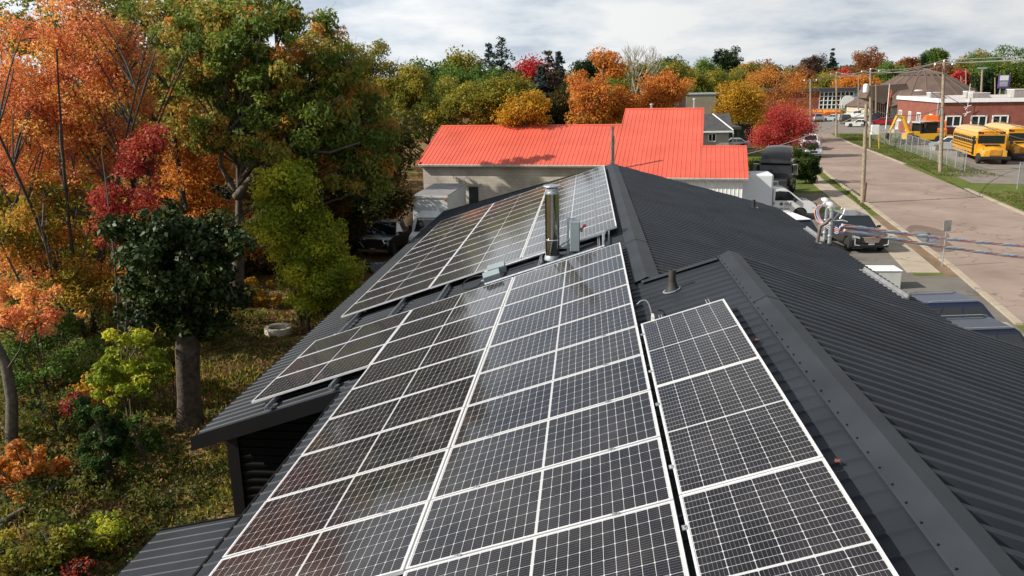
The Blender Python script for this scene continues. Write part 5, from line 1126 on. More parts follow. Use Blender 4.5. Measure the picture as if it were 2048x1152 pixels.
# ------------------------------------------------------------ school buses and yard machines
M_yel = paint('school bus yellow', (.72, .33, .015), 0, .35); M_yroof = paint('bus roof yellow', (.78, .46, .10), 0, .4); M_blk = mat('black band', (.015, .015, .015), .5)
def school_bus(x, y, head, label, z=0.0):
    t = thing('school_bus', label, 'school bus', (x, y, z), head, 'yellow school buses'); t.scale = (1.2, 1.2, 1.12)
    def sec(x_, w=1.0, zt=1.0, low=.62): return [Vector((x_, yy*w, zz if zz < 2.3 else 2.3+(zz-2.3)*zt)) for yy, zz in ((-1.2, low), (-1.22, 1.2), (-1.22, 2.3), (-1.16, 2.62), (-.98, 2.88), (-.55, 3.06), (0, 3.12), (.55, 3.06), (.98, 2.88), (1.16, 2.62), (1.22, 2.3), (1.22, 1.2), (1.2, low))]
    b = MB(); b.rings([sec(-5.45, .94, .80), sec(-5.35, .98, .94), sec(-5.1), sec(2.6), sec(2.95, 1, .96), sec(3.1, .97, .86)]); b.build('body', M_yel, t, smooth=40)
    b = MB(); b.rings([[Vector((x_, yy*w, 2.3+(zz-2.3)*w+.012)) for yy, zz in ((-1.12, 2.76), (-.98, 2.90), (-.55, 3.08), (0, 3.14), (.55, 3.08), (.98, 2.90), (1.12, 2.76))] for x_, w in ((-5.2, .97), (-4.9, 1), (2.4, 1), (2.8, .98))], cap=False, closed=False); b.build('roof', M_yroof, t, smooth=60)
    b = MB(); b.rings([[Vector((x_, yy*w, zz*hh)) for yy, zz in ((-.95, .55), (-1.02, .95), (-.90, 1.42), (-.4, 1.60), (0, 1.63), (.4, 1.60), (.90, 1.42), (1.02, .95), (.95, .55))] for x_, w, hh in ((3.05, 1.02, 1.04), (3.7, 1, 1.0), (4.5, .95, .93), (4.85, .88, .86))]); b.build('hood', M_yel, t, smooth=40)
    b = MB(); b.rings([[Vector((x_, yy, z_)) for yy in (-.62, .62)] for x_, z_ in ((3.15, 1.71), (3.9, 1.63))], cap=False, closed=False); b.build('hood_top', M_blk, t)
    b = MB(); b.box((4.86, 0, 1.08), (.08, .95, .55)); b.build('grille', mat('bus grille amber', (.5, .22, .02), .5), t, bevel=.03)
    b = MB(); b.box((5.0, 0, .62), (.2, 2.36, .28)); b.build('bumper', M_blk, t, bevel=.04); b = MB(); b.box((-5.5, 0, .72), (.16, 2.3, .26)); b.build('bumper', M_blk, t)
    b = MB(); b.box((3.11, 0, 2.16), (.03, 2.06, .74)); b.build('windscreen', M_glassdark, t, bevel=.01)
    b = MB(); b.box((3.10, 0, 2.80), (.06, 1.25, .28)); b.build('sign_board', M_yel, t); text_mesh('sign_text', 'SCHOOL BUS', .20, M_blk, t, Matrix.Translation((3.135, 0, 2.80)) @ Matrix.Rotation(math.pi/2, 4, 'Z') @ MX)
    for s in (-1, 1):
        b = MB(); b.box((3.06, s*.84, 2.76), (.10, .42, .24)); b.build('lamp_bezel', M_blk, t); b = MB(); b.lathe([(.10, 3.10), (.10, 3.13), (.02, 3.14)], (0, s*.78, 2.76), 12, axis='x'); b.build('warning_lamp', M_tail, t)
        for k in range(11):
            x_ = -4.6+k*.66; b = MB(); b.box((x_, s*1.215, 2.0), (.54, .03, .62)); b.build('window', M_glassdark, t)
        b = MB(); b.box((-.9, s*1.222, 2.02), (7.6, .02, .05)); b.build('sash_rail', mat('pale sash', (.5, .48, .42), .5), t)
        for z_ in (.86, 1.25, 1.52): b = MB(); b.box((-1.15, s*1.225, z_), (8.2, .03, .07)); b.build('rub_rail', M_blk, t)
        b = MB(); b.box((4.6, s*.80, 1.12), (.3, .26, .24)); b.build('headlight', M_head, t, bevel=.04)
        b = MB(); b.tube([(3.0, s*1.2, 2.3), (3.7, s*1.42, 2.2), (3.7, s*1.42, 1.7)], .03, 6); b.box((3.66, s*1.42, 1.95), (.06, .22, .36)); b.build('mirror', M_blk, t)
        b = MB(); b.tube([(4.1, s*.85, 1.0), (4.9, s*.95, 1.55)], .015, 5); b.build('hood_stay', M_blk, t)
    b = MB(); b.box((2.62, -1.22, 1.58), (.66, .04, 1.75)); b.build('door', M_glassdark, t)
    wheels(t, (3.9, -2.9), 2.3, .50, .30); return t
bp_ = gnd(1975, 329); hb = R_(-101)
school_bus(bp_.x+1.6, bp_.y+5.4, hb, 'yellow school bus in the gate of the yard, its whole front facing us')
school_bus(bp_.x+6.2, bp_.y+8.6, hb, 'yellow school bus behind the front one, cut by the right frame edge')
# minivan behind the fence
mv = gnd(1905, 303); car('minivan', P_silver, (mv.x+.6, mv.y+1.5), R_(140), 'silver minivan between lamp pole and front school bus', 'van', None, 'parked_van')
# yellow backhoe
q = gnd(1850, 294); t = thing('backhoe', 'yellow backhoe with folded digging arm against the brick wall', 'excavator', (q.x+1.5, q.y+4, 0), R_(175)); M_cat = paint('machine yellow', (.62, .34, .02), 0, .45)
b = MB(); b.prism([(-2.2, .7), (2.4, .7), (2.4, 1.6), (1.0, 1.8), (1.0, 1.5), (-2.2, 1.6)], -.9, .9, .03, .1); b.build('chassis', M_cat, t)
b = MB(); b.box((-.3, 0, 2.2), (1.7, 1.6, 1.4)); b.build('cab', M_glassdark, t); b = MB(); b.box((-.3, 0, 2.97), (2.1, 1.9, .14)); b.build('cab_roof', M_plastic, t)
b = MB(); b.tube([(2.0, 0, 1.3), (3.0, 0, 3.6), (3.9, 0, 3.9)], [.30, .26, .18], 8); b.build('boom', M_cat, t); b = MB(); b.tube([(3.8, 0, 3.9), (4.6, 0, 1.6)], [.2, .14], 8); b.build('dipper', M_cat, t)
b = MB(); b.prism([(4.3, 1.5), (4.9, 1.6), (5.0, .9), (4.4, .6)], -.4, .4); b.build('bucket', M_plastic, t); b = MB(); b.tube([(2.3, .1, 2.6), (3.3, .1, 3.9)], .08, 6); b.build('ram', M_chrome, t); wheels(t, (-1.5, 1.5), 2.1, .65, .4)
b = MB(); b.prism([(-3.6, .2), (-2.6, .2), (-2.4, 1.2), (-3.0, 1.3)], -1.1, 1.1); b.build('loader_bucket', M_cat, t)
q = gnd(1895, 300); t = thing('farm_tractor', 'dark tractor with a flat grey cab roof behind the lamp pole', 'tractor', (q.x-.2, q.y+9, 0), R_(200))
b = MB(); b.prism([(-.6, .8), (2.2, .8), (2.2, 1.6), (.4, 1.8), (-.6, 1.7)], -.5, .5, .03, .1); b.build('body', M_cat, t); b = MB(); b.box((-.4, 0, 2.2), (1.6, 1.6, 1.4)); b.build('cab', M_glassdark, t); b = MB(); b.box((-.4, 0, 2.98), (2.3, 2.1, .16)); b.build('cab_roof', mat('pale cab roof', (.42, .46, .47), .5), t); wheels(t, (1.7, -.9), 2.2, .7, .4)
M_or = paint('works orange', (.68, .17, .02), 0, .4)
for k, (px, py, dy, lab, w) in enumerate(((1912, 282, 16, 'orange dump truck with raised white exhaust before the brick wall', 1.0), (1942, 282, 20, 'orange cabbed works truck next to the raised dump body', .9), (1975, 282, 19, 'orange works truck with a green load behind the bus roof', .9), (2044, 282, 18, 'orange plough truck at the right frame edge by the brick wall', 1.0))):
    q = gnd(px, 300); t = thing('works_truck', lab, 'truck', (q.x+dy*.22, q.y+dy, 0), R_(-100+k*6), 'orange works trucks')
    b = MB(); b.prism([(.9, .8), (3.0, .8), (3.0, 1.7), (2.2, 1.9), (1.9, 2.85), (.9, 2.9)], -1.15, 1.15, .03, .1); b.build('cab', M_or, t, smooth=30)
    b = MB(); b.quad((2.23, -.95, 1.93), (2.23, .95, 1.93), (1.94, .9, 2.75), (1.94, -.9, 2.75)); b.build('windscreen', M_glassdark, t)
    b = MB(); b.prism([(-3.2, 1.2), (.7, 1.2), (.8, 2.6+.9*(k == 0)), (.2, 2.7+.9*(k == 0)), (-3.3, 2.5)], -1.2, 1.2); b.build('dump_body', M_or, t); b = MB(); b.tube([(.85, .9, 1), (.85, .9, 3.9)], .09, 8); b.build('exhaust', M_white if k == 0 else M_chrome, t)
    if k == 2: b = MB(); b.box((-1.2, 0, 2.85), (3.4, 2.0, .5)); b.build('load', mat('green tarp', (.03, .16, .06), .7), t, bevel=.1)
    wheels(t, (2.2, -2.0), 2.3, .5, .3)
# ------------------------------------------------------------ cars in and along the street
def lot_car(px, py, kind, colr, rz, lab, name='parked_car', cat='car', z=0):
    q = gnd(px, py, z); return car(kind, colr, (q.x, q.y+2.0), R_(rz), lab, cat, 'cars in the car park', name, z=z)
lot_car(1637, 244, 'minivan', P_silver, 88, 'silver minivan below the left orange barriers, seen from behind')
lot_car(1673, 243, 'sedan', paint('ice blue', (.40, .46, .50), .3), 120, 'pale blue car behind the lawn tip pole')
lot_car(1697, 248, 'jeep', P_green, 75, 'dark boxy off roader with a spare wheel on its back')
sp = [o for o in bpy.data.objects if o.get('label', '').startswith('dark boxy off')][0]
b = MB(); b.lathe([(.05, -2.42), (.36, -2.42), (.38, -2.36), (.38, -2.24), (.05, -2.22)], (0, 0, 1.0), 18, axis='x'); b.build('spare_wheel', M_tyre, sp, smooth=40)
lot_car(1722, 238, 'pickup', P_white, 160, 'white pickup parked behind the boxy off roader', 'pickup_truck', 'pickup')
lot_car(1724, 255, 'sedan', paint('pale white', (.60, .63, .62), 0), 165, 'white saloon in front of the white pickup')
lot_car(1752, 249, 'sedan', P_blue, 75, 'deep blue saloon between the poles of the car park'); lot_car(1757, 243, 'suv', P_black, 75, 'black suv behind the deep blue saloon')
lot_car(1770, 251, 'sedan', P_red, 160, 'red saloon beside the flagpole'); lot_car(1783, 250, 'sedan', P_grey, 75, 'dark grey saloon nearest the brick wall'); lot_car(1778, 234, 'suv', P_black, 165, 'dark suv in front of the cream church wall')
lot_car(1470, 300, 'sedan', P_silver, 175, 'silver car roof showing above the coral red ridge')
for px, py, kind, colr, lab in ((1631, 316, 'suv', paint('light silver', (.5, .55, .58), .3), 'silver suv at the kerb behind the green shrub, facing us'), (1626, 300, 'pickup', P_white, 'white pickup at the kerb half behind the red maple')):
    q = gnd(px, py); car(kind, colr, (q.x, q.y+2), R_(-98), lab, 'car' if kind == 'suv' else 'pickup', 'cars at the kerb', 'parked_car' if kind == 'suv' else 'pickup_truck')
# ------------------------------------------------------------ trees
PAL = {
 'green':  [(.022, .045, .008), (.045, .085, .014), (.075, .125, .022), (.12, .165, .035), (.17, .13, .03)],
 'oak':    [(.03, .05, .01), (.055, .085, .015), (.09, .125, .022), (.15, .16, .03), (.26, .13, .03), (.34, .12, .03)],
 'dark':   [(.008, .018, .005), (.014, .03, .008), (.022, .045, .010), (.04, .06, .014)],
 'gloss':  [(.008, .018, .004), (.016, .032, .007), (.030, .052, .010), (.055, .075, .016)],
 'shade':  [(.012, .022, .006), (.022, .040, .008), (.04, .055, .012), (.09, .03, .012), (.12, .09, .015)],  # leaf colours darkened, with the shade inside the wood put into them
 'lime':   [(.06, .085, .010), (.12, .15, .014), (.20, .21, .02), (.30, .28, .025)],
 'olive':  [(.05, .065, .010), (.11, .12, .018), (.20, .175, .024), (.31, .235, .03)],
 'gold':   [(.20, .11, .012), (.34, .19, .018), (.46, .27, .025), (.30, .22, .03)],
 'orange': [(.28, .09, .02), (.42, .16, .03), (.50, .24, .04), (.40, .11, .035), (.28, .21, .04)],
 'maple':  [(.36, .08, .05), (.42, .14, .055), (.40, .16, .085), (.48, .22, .06), (.48, .29, .07), (.42, .10, .06), (.33, .26, .06)],
 'red':    [(.22, .02, .018), (.36, .04, .038), (.50, .085, .075), (.42, .05, .03)],
 'crimson':[(.14, .008, .010), (.26, .016, .018), (.38, .03, .03), (.34, .07, .02)],
 'rust':   [(.14, .055, .025), (.22, .085, .035), (.30, .13, .05), (.17, .12, .04)],
 'brown':  [(.05, .03, .02), (.085, .05, .035), (.12, .075, .05), (.06, .065, .03)],
 'spruce': [(.008, .02, .010), (.014, .034, .016), (.024, .048, .024), (.05, .075, .055)],
 'blue':   [(.02, .035, .03), (.04, .06, .055), (.07, .10, .095), (.03, .05, .03)],
 'turf':   [(.045, .062, .014), (.08, .105, .022), (.125, .14, .035), (.22, .18, .07)],
 'mixed':  [(.05, .08, .014), (.12, .14, .02), (.34, .24, .03), (.48, .22, .035), (.42, .09, .035)],
 'scarlet': [(.20, .02, .02), (.32, .035, .03), (.42, .07, .045), (.45, .16, .05)],
 'thicket': [(.02, .04, .008), (.05, .075, .015), (.09, .115, .02), (.17, .15, .03), (.20, .10, .025)],
 'litter': [(.08, .042, .022), (.19, .095, .042), (.30, .165, .075), (.16, .11, .05)],
 'lawn': [(.07, .10, .02), (.095, .135, .027), (.13, .155, .04), (.19, .18, .07)],
 'shrubby': [(.014, .035, .008), (.028, .06, .012), (.05, .09, .018), (.12, .12, .03)],
 'ivy':    [(.012, .032, .008), (.026, .058, .012), (.05, .09, .02), (.09, .125, .03)],
}
GAIN = {'maple': 1.8, 'orange': 1.4, 'oak': 2.0, 'lime': 2.3, 'olive': 1.6, 'gold': 1.4, 'green': 1.7, 'red': 1.35, 'crimson': 1.6, 'shade': 1.5, 'mixed': 1.4, 'ivy': 1.4, 'rust': 1.3}
def LM(k): return leaf_mat('foliage '+k, PAL[k], gain=GAIN.get(k, 1.1), trans=.48 if k not in ('gloss', 'spruce', 'blue', 'dark') else .12, rough=.35 if k in ('ivy',) else .5)
def leaves(rng, C, Rr, n, size, ctint, flat=.75, droop=.25, asp=.55):
    K = len(C); per = np.maximum(1, (n*(Rr**2)/np.sum(Rr**2)).astype(int)); idx = np.repeat(np.arange(K), per); N = len(idx)
    off = rng.normal(size=(N, 3)); off /= np.linalg.norm(off, axis=1)[:, None]; rad = rng.random(N)**.45
    P = C[idx]+off*(Rr[idx]*rad)[:, None]*np.array([1, 1, flat])
    nrm = off*.6+rng.normal(size=(N, 3))*.75+np.array([0, 0, .55]); nrm /= np.linalg.norm(nrm, axis=1)[:, None]
    a = rng.normal(size=(N, 3))+np.array([0, 0, -droop*2]); a -= nrm*np.sum(a*nrm, 1)[:, None]; a /= np.linalg.norm(a, axis=1)[:, None]+1e-9
    b = np.cross(nrm, a); s = size*(.6+.8*rng.random(N))
    h = a*(s/2)[:, None]; w = b*(s*asp/2)[:, None]; bend = nrm*(s*.10)[:, None]
    V = np.stack([P-h, P-w*1+bend-h*.1, P+h, P+w+bend-h*.1], 1).reshape(-1, 3)
    t = np.clip(ctint[idx]*.70+rng.random(N)*.30, 0, 1)
    return V, np.arange(N*4).reshape(-1, 4), t
def bez(a, b, c, n): return [a*(1-u)**2+b*2*u*(1-u)+c*u*u for u in [i/n for i in range(n+1)]]
def tree(name, label, base, lobes, pal, nleaf=9000, size=.2, nclus=70, crad=.9, trunk_r=.25, bark=None, seed=1, stems=1, tint=(0, 1), twigs=True, cat='tree', group=None, spread=.0, limb_frac=.4, steep=.7, limb_r=1.0, droop=.25, flat=.75, bare=0, asp=.55, trunk_top=.75, extra=None, trunk_to=None):
    rng = np.random.default_rng(seed); rnd = random.Random(seed)
    base = Vector(base); t = thing(name, label, cat, base, 0, group)
    Ls = [(Vector(c)-base, Vector(r)) for c, r in lobes]
    vol = np.array([r.x*r.y*r.z for c, r in Ls])**.8; vol /= vol.sum()
    C = []; 
    for k in range(nclus):
        i = rng.choice(len(Ls), p=vol); c, r = Ls[i]; d = rng.normal(size=3); d /= np.linalg.norm(d); q = rng.random()**.36
        if d[2] < -.35: d[2] *= .6
        C.append((c.x+d[0]*r.x*q, c.y+d[1]*r.y*q, c.z+d[2]*r.z*q))
    C = np.array(C); Rr = crad*(.55+.8*rng.random(len(C)))
    ctint = np.clip(tint[0]+(tint[1]-tint[0])*rng.random(len(C)), 0, 1)
    V, Fq, tt = leaves(rng, C, Rr, nleaf, size, ctint, flat=flat, asp=asp, droop=droop)
    if bark is not None or True:
        b = MB(); cen = Vector((0, 0, 0))
        for c, r in Ls: cen += c/len(Ls)
        top = max(c.z+r.z*.55 for c, r in Ls)
        stems_pts = []
        for s in range(stems):
            a = 2*math.pi*s/max(1, stems)+rnd.uniform(-.4, .4); o = Vector((math.cos(a), math.sin(a), 0))*spread*(1 if stems > 1 else 0)
            end = trunk_to-base if trunk_to is not None else Vector((cen.x, cen.y, cen.z+(top-cen.z)*trunk_top))+o*(cen.z*.28+.5)+Vector((rnd.uniform(-.3, .3), rnd.uniform(-.3, .3), 0))
            st = o*.25; mid = st.lerp(end, .45)+Vector((rnd.uniform(-.25, .25), rnd.uniform(-.25, .25), 0))-Vector((end.x, end.y, 0))*.12
            pts = bez(st, mid, end, 9); k = 1 if stems == 1 else .62
            b.tube([Vector((0, 0, -.15))+pts[0]]+pts[1:], [trunk_r*k*(1.25 if i == 0 else 1)*(1-.82*(i/9)**.8)+.012 for i in range(10)], 9 if trunk_r > .12 else 6)
            stems_pts.append(pts)
        if twigs:
            order = sorted(range(len(C)), key=lambda i: -Rr[i]); nl = max(4, int(len(C)*limb_frac)); tips = []
            for i in order[:nl]:
                c = Vector(C[i]); best = None
                for pts in stems_pts:
                    for j, p in enumerate(pts[2:], 2):
                        if p.z > c.z-.15*(c-p).length: continue
                        sc = (p-c).length+abs(p.z-(c.z-steep*(Vector((p.x, p.y, 0))-Vector((c.x, c.y, 0))).length))*.6
                        if best is None or sc < best[0]: best = (sc, p, j)
                if best is None: p, j = stems_pts[0][4], 4
                else: _, p, j = best
                L = (c-p).length; r0 = min(trunk_r*.42, .014+.014*L)*limb_r
                m_ = p.lerp(c, .5)+Vector((rnd.uniform(-.12, .12)*L, rnd.uniform(-.12, .12)*L, .10*L))
                q = bez(p, m_, c, 6); b.tube(q, [r0*(1-.8*k/6)+.006 for k in range(7)], 5, cap=False); tips += q[2:]
            for i in order[nl:]:
                c = Vector(C[i]); p = min(tips, key=lambda q: (q-c).length) if tips else Vector((0, 0, 1)); b.tube(bez(p, p.lerp(c, .5)+Vector((rnd.uniform(-.1, .1), rnd.uniform(-.1, .1), .12)), c, 3), [.02, .016, .012, .006], 4, cap=False)
            for k in range(bare):    # bare reaching twigs
                i = rnd.randrange(len(C)); c = Vector(C[i]); dv = (c-cen); dv.z = abs(dv.z)+.8; dv.normalize(); e = c+dv*rnd.uniform(.6, 1.7)+Vector((rnd.uniform(-.3, .3), rnd.uniform(-.3, .3), 0))
                b.tube([c, c.lerp(e, .5)+Vector((rnd.uniform(-.1, .1), 0, 0)), e], [.016, .011, .004], 4, cap=False)
                for g in range(2): f = c.lerp(e, rnd.uniform(.3, .8)); b.tube([f, f+Vector((rnd.uniform(-.4, .4), rnd.uniform(-.4, .4), rnd.uniform(.2, .6)))], [.008, .003], 4, cap=False)
        if extra: extra(b, base, rnd)
        b.build('trunk', bark or M_bark, t, smooth=60)
    me = np_mesh('crown', V, Fq, tt); me.materials.append(LM(pal)); o = bpy.data.objects.new('crown', me); COL.objects.link(o); o.parent = t
    return t
def lob(px, py, rx, ry, Y, dy=None):
    c = at(px, py, Y); k = Y/1600*1.02; return (c, (rx*k, (dy if dy is not None else min(rx, ry*1.2)*k), ry*k))
def gp(px, Y, py=600):
    p = at(px, py, Y)
    for _ in range(3):
        z = gzf(p.x, p.y); a, c = at(px, 200, Y), at(px, 1000, Y); p = a.lerp(c, (z-a.z)/(c.z-a.z))
    return (p.x, p.y, z)
def conifer(name, label, base, top, rad, pal, seed, tiers=16, size=.35, n=5000, group=None, bark=None, cat='tree', lean=0):
    rng = np.random.default_rng(seed); base = Vector(base); H = top-base.z; t = thing(name, label, cat, base, 0, group)
    C = []; Rr = []; b = MB(); b.tube([(0, 0, -.2), (lean*.5, 0, H*.5), (lean, 0, H)], [max(.12, H*.018), H*.010, .02], 7)
    for k in range(tiers):
        u = (k+.3)/tiers; z = H*(.10+.90*u); r = rad*(1-u)**.85*(.75+.45*rng.random())+.08; nb = 6 if u < .7 else 4
        for j in range(nb):
            a = 2*math.pi*(j+rng.random()*.7)/nb+k; z = H*(.10+.90*(u+(rng.random()-.5)*1.3/tiers)); rr = r*(.7+.45*rng.random()); tip = Vector((lean*u+rr*math.cos(a), rr*math.sin(a), z-rr*.22))
            b.tube([(lean*u, 0, z), tip], [.03+.01*rr, .008], 4, cap=False)
            m = max(2, int(rr/.45))
            for i in range(m):
                f = (i+.8)/m; C.append((lean*u+(tip.x-lean*u)*f, tip.y*f, z+(tip.z-z)*f)); Rr.append(.26+.16*rad*(1-u)+.08*rng.random())
    C = np.array(C); Rr = np.array(Rr); V, Fq, tt = leaves(rng, C, Rr, n*4, size*1.15, rng.random(len(C)), flat=.5, droop=.1, asp=.38)
    b.build('trunk', bark or M_barkd, t, smooth=60); me = np_mesh('crown', V, Fq, tt); me.materials.append(LM(pal)); o = bpy.data.objects.new('crown', me); COL.objects.link(o); o.parent = t; return t

# --- the wood on the left
Y = 19.6; bs_ = gp(382, 19.4)
def stump(b, base, rnd):
    n = 16; rs = []
    for k in range(10):
        z = -.2+k*.36; r = .33*(1.22-.30*min(1, k/2.5))*(1 if k < 8 else 1.0-.25*(k-7))
        rs.append([Vector((r*(1+.10*math.sin(3*a+1)+.07*math.sin(7*a+k*.5))*math.cos(a)-.05+.03*k, r*(1+.10*math.sin(3*a+1)+.06*math.sin(5*a))*math.sin(a), z)) for a in [2*math.pi*q/n for q in range(n)]])
    b.rings(rs)
tree('ivy_clad_tree', 'thick trunk topped by a dense ball of dark glossy leaves, standing near the roof corner', bs_, [lob(345, 545, 110, 105, Y), lob(372, 470, 85, 60, Y), lob(385, 640, 70, 60, Y), lob(420, 560, 75, 90, Y), lob(265, 500, 50, 60, Y), lob(300, 620, 60, 50, Y-.3), lob(455, 500, 40, 50, Y), lob(330, 440, 60, 40, Y)], 'gloss', 26000, .145, 150, .42, .34, mat('brown ridged bark', (.10, .078, .058), .95, 0, .3, 7, bump=.8, bscale=18), 11, twigs=False, extra=stump, asp=.62, trunk_top=.1)
Y = 26
tree('maple_tree', 'tall many stemmed maple turning orange and salmon at the left frame edge', gp(165, Y), [lob(95, 300, 150, 170, Y), lob(190, 230, 110, 190, Y), lob(40, 170, 110, 150, Y), lob(150, 120, 120, 130, Y), lob(20, 520, 90, 110, Y-1), lob(250, 170, 70, 130, Y), lob(110, 560, 60, 60, Y-1)], 'maple', 68000, .095, 460, .46, .12, M_barkd, 21, stems=11, spread=1.9, bare=260, steep=1.6, limb_r=.6, asp=.6, limb_frac=.3)
Y = 23.5
tree('maple_sapling', 'crimson young maple between orange maple and the dark leafy ball', gp(245, Y), [lob(275, 320, 45, 55, Y), lob(240, 410, 50, 50, Y), lob(305, 285, 40, 30, Y), lob(225, 470, 35, 40, Y), lob(300, 400, 40, 40, Y)], 'scarlet', 6800, .10, 110, .36, .07, M_bark, 22, stems=3, spread=.5, asp=.6)
Y = 31
bo = gp(470, Y)
def limbs(b, base, rnd):
    for pts, r in (([(472, 395), (500, 360), (545, 318), (590, 290), (640, 225)], .17), ([(545, 318), (600, 300), (660, 305), (720, 285)], .09), ([(475, 430), (520, 470), (560, 472), (620, 440)], .09), ([(470, 380), (440, 330), (450, 270), (500, 215)], .10), ([(478, 460), (505, 490), (550, 498), (640, 505)], .07), ([(560, 310), (620, 260), (680, 190)], .07)):
        P = [at(x, y, Y-1.2-.15*i)-base for i, (x, y) in enumerate(pts)]; b.tube(P, [r*(1-.75*i/(len(P)-1))+.01 for i in range(len(P))], 7)
tree('oak_tree', 'big oak with pale grey trunk, forked bare limbs and green leaves going rust', bo, [lob(540, 120, 170, 120, Y), lob(430, 130, 120, 120, Y), lob(640, 200, 120, 110, Y), lob(560, 260, 150, 90, Y-1), lob(690, 260, 90, 90, Y), lob(430, 260, 80, 70, Y-1), lob(500, 30, 120, 60, Y), lob(720, 350, 70, 60, Y), lob(610, 350, 90, 50, Y+1)], 'oak', 66000, .205, 470, .50, .36, M_bark, 23, droop=.7, limb_r=.7, limb_frac=.22, extra=limbs, trunk_to=at(476, 330, Y), asp=.42, bare=20)
Y = 35
tree('oak_tree', 'dark stemmed leaning tree with green top between the orange maple and the big oak', gp(388, Y), [lob(335, 90, 90, 110, Y), lob(390, 40, 90, 80, Y), lob(310, 220, 70, 80, Y), lob(370, 200, 70, 90, Y)], 'oak', 26000, .17, 170, .6, .2, M_barkd, 24, trunk_to=at(318, 80, Y), bare=12)
Y = 28.5
tree('ash_tree', 'yellow green tree leaning over the leafy clearing in front of the oak', gp(610, Y), [lob(600, 480, 80, 110, Y), lob(570, 380, 60, 60, Y), lob(650, 540, 75, 70, Y), lob(620, 590, 60, 40, Y), lob(690, 590, 50, 50, Y+1), lob(540, 440, 40, 60, Y)], 'lime', 34000, .125, 240, .46, .12, M_bark, 25, stems=2, spread=.4, asp=.55)
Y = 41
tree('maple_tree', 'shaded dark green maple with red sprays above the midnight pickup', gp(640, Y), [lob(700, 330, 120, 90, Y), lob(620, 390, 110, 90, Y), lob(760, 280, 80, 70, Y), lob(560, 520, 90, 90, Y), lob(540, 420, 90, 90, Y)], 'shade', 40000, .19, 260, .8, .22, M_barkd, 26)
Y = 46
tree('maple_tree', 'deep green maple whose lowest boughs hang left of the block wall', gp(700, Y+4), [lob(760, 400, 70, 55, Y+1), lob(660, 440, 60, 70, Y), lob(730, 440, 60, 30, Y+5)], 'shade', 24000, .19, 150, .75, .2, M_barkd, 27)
conifer('spruce_tree', 'dark spruce whose tip shows above the big oak', gp(588, 52), at(590, -60, 52).z, 3.6, 'spruce', 31, 20, .40, 9000, bark=M_barkd)
Y = 38
tree('birch_tree', 'tall green and gold tree behind the orange maple at the left edge', gp(60, Y), [lob(110, 60, 130, 90, Y), lob(230, 40, 90, 90, Y), lob(20, 420, 100, 120, Y), lob(150, 520, 120, 120, Y), lob(300, 470, 80, 100, Y)], 'olive', 36000, .18, 220, .75, .2, M_bark, 28)
Y = 36
tree('maple_tree', 'orange and gold understorey maple behind the crimson sapling', gp(330, Y), [lob(400, 330, 70, 80, Y), lob(340, 400, 80, 80, Y), lob(420, 450, 60, 70, Y), lob(290, 560, 90, 70, Y), lob(470, 480, 50, 60, Y)], 'orange', 30000, .15, 200, .65, .15, M_barkd, 29)
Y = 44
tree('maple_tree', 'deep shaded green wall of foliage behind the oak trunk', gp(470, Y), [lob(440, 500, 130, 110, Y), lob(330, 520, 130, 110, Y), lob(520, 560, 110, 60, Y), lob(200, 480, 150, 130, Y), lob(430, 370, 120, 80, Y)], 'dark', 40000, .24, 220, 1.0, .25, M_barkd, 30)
Y = 24.5
tree('maple_tree', 'gold and green young maple filling the gap under the orange maple', gp(120, Y), [lob(70, 470, 90, 90, Y), lob(150, 560, 80, 70, Y), lob(20, 600, 80, 60, Y), lob(200, 600, 60, 50, Y), lob(110, 400, 60, 50, Y)], 'mixed', 15000, .115, 170, .42, .08, M_bark, 33, stems=5, spread=1.2, steep=1.4, limb_r=.7, limb_frac=.4)
# undergrowth on the left, each shrub its own
UG = [
 ('leafy_shrub', 'bushy yellow green shrub left of the thick trunk', 250, 720, 75, 75, 18.0, 'lime', 5200, .11), ('leafy_shrub', 'tall slender sapling with thin yellowish leaves behind the ivy stump', 320, 690, 50, 90, 20.5, 'olive', 2600, .11),
 ('ivy_stump', 'stump wrapped in bright green ivy in the left undergrowth', 203, 850, 46, 120, 16.2, 'ivy', 9500, .085), ('leafy_shrub', 'orange leaved shrub by the pale leaning trunk', 45, 930, 70, 60, 15.2, 'orange', 2600, .10),
 ('leafy_shrub', 'dull green shrub in the shade above the fallen log', 110, 820, 60, 50, 17.5, 'thicket', 1500, .10), ('leafy_shrub', 'green and gold shrub in the lower left corner', 60, 1090, 90, 60, 12.6, 'olive', 3600, .085),
 ('leafy_shrub', 'low lime green weeds under the fallen log', 190, 1060, 60, 35, 13.4, 'lime', 2200, .075), ('leafy_shrub', 'small scarlet shrub at the bottom edge beside the lean-to roof', 150, 1132, 20, 14, 12.4, 'scarlet', 300, .07),
 ('leafy_shrub', 'dark green thicket beneath the orange maple', 90, 700, 110, 70, 20.5, 'green', 5200, .12), ('leafy_shrub', 'sparse green sapling leaning beside the ivy stump', 285, 880, 40, 60, 16.6, 'green', 1700, .09),
 ('leafy_shrub', 'broad green bush behind the well ring', 640, 600, 60, 35, 30.5, 'green', 2600, .15), ('leafy_shrub', 'golden bush in the clearing left of the well ring', 505, 590, 50, 50, 31.5, 'gold', 2400, .15),
 ('leafy_shrub', 'dense mixed bush at the foot of the oak trunk', 430, 600, 60, 50, 32.0, 'olive', 3000, .15), ('leafy_shrub', 'yellow leaved seedling near the pale leaning trunk', 190, 770, 40, 35, 18.6, 'gold', 900, .09),
 ('leafy_shrub', 'red sumac clump in front of the thicket', 150, 800, 16, 24, 17.8, 'scarlet', 380, .09), ('leafy_shrub', 'orange sprays hanging over the left frame edge', 60, 620, 90, 50, 20.0, 'maple', 3200, .11),
]
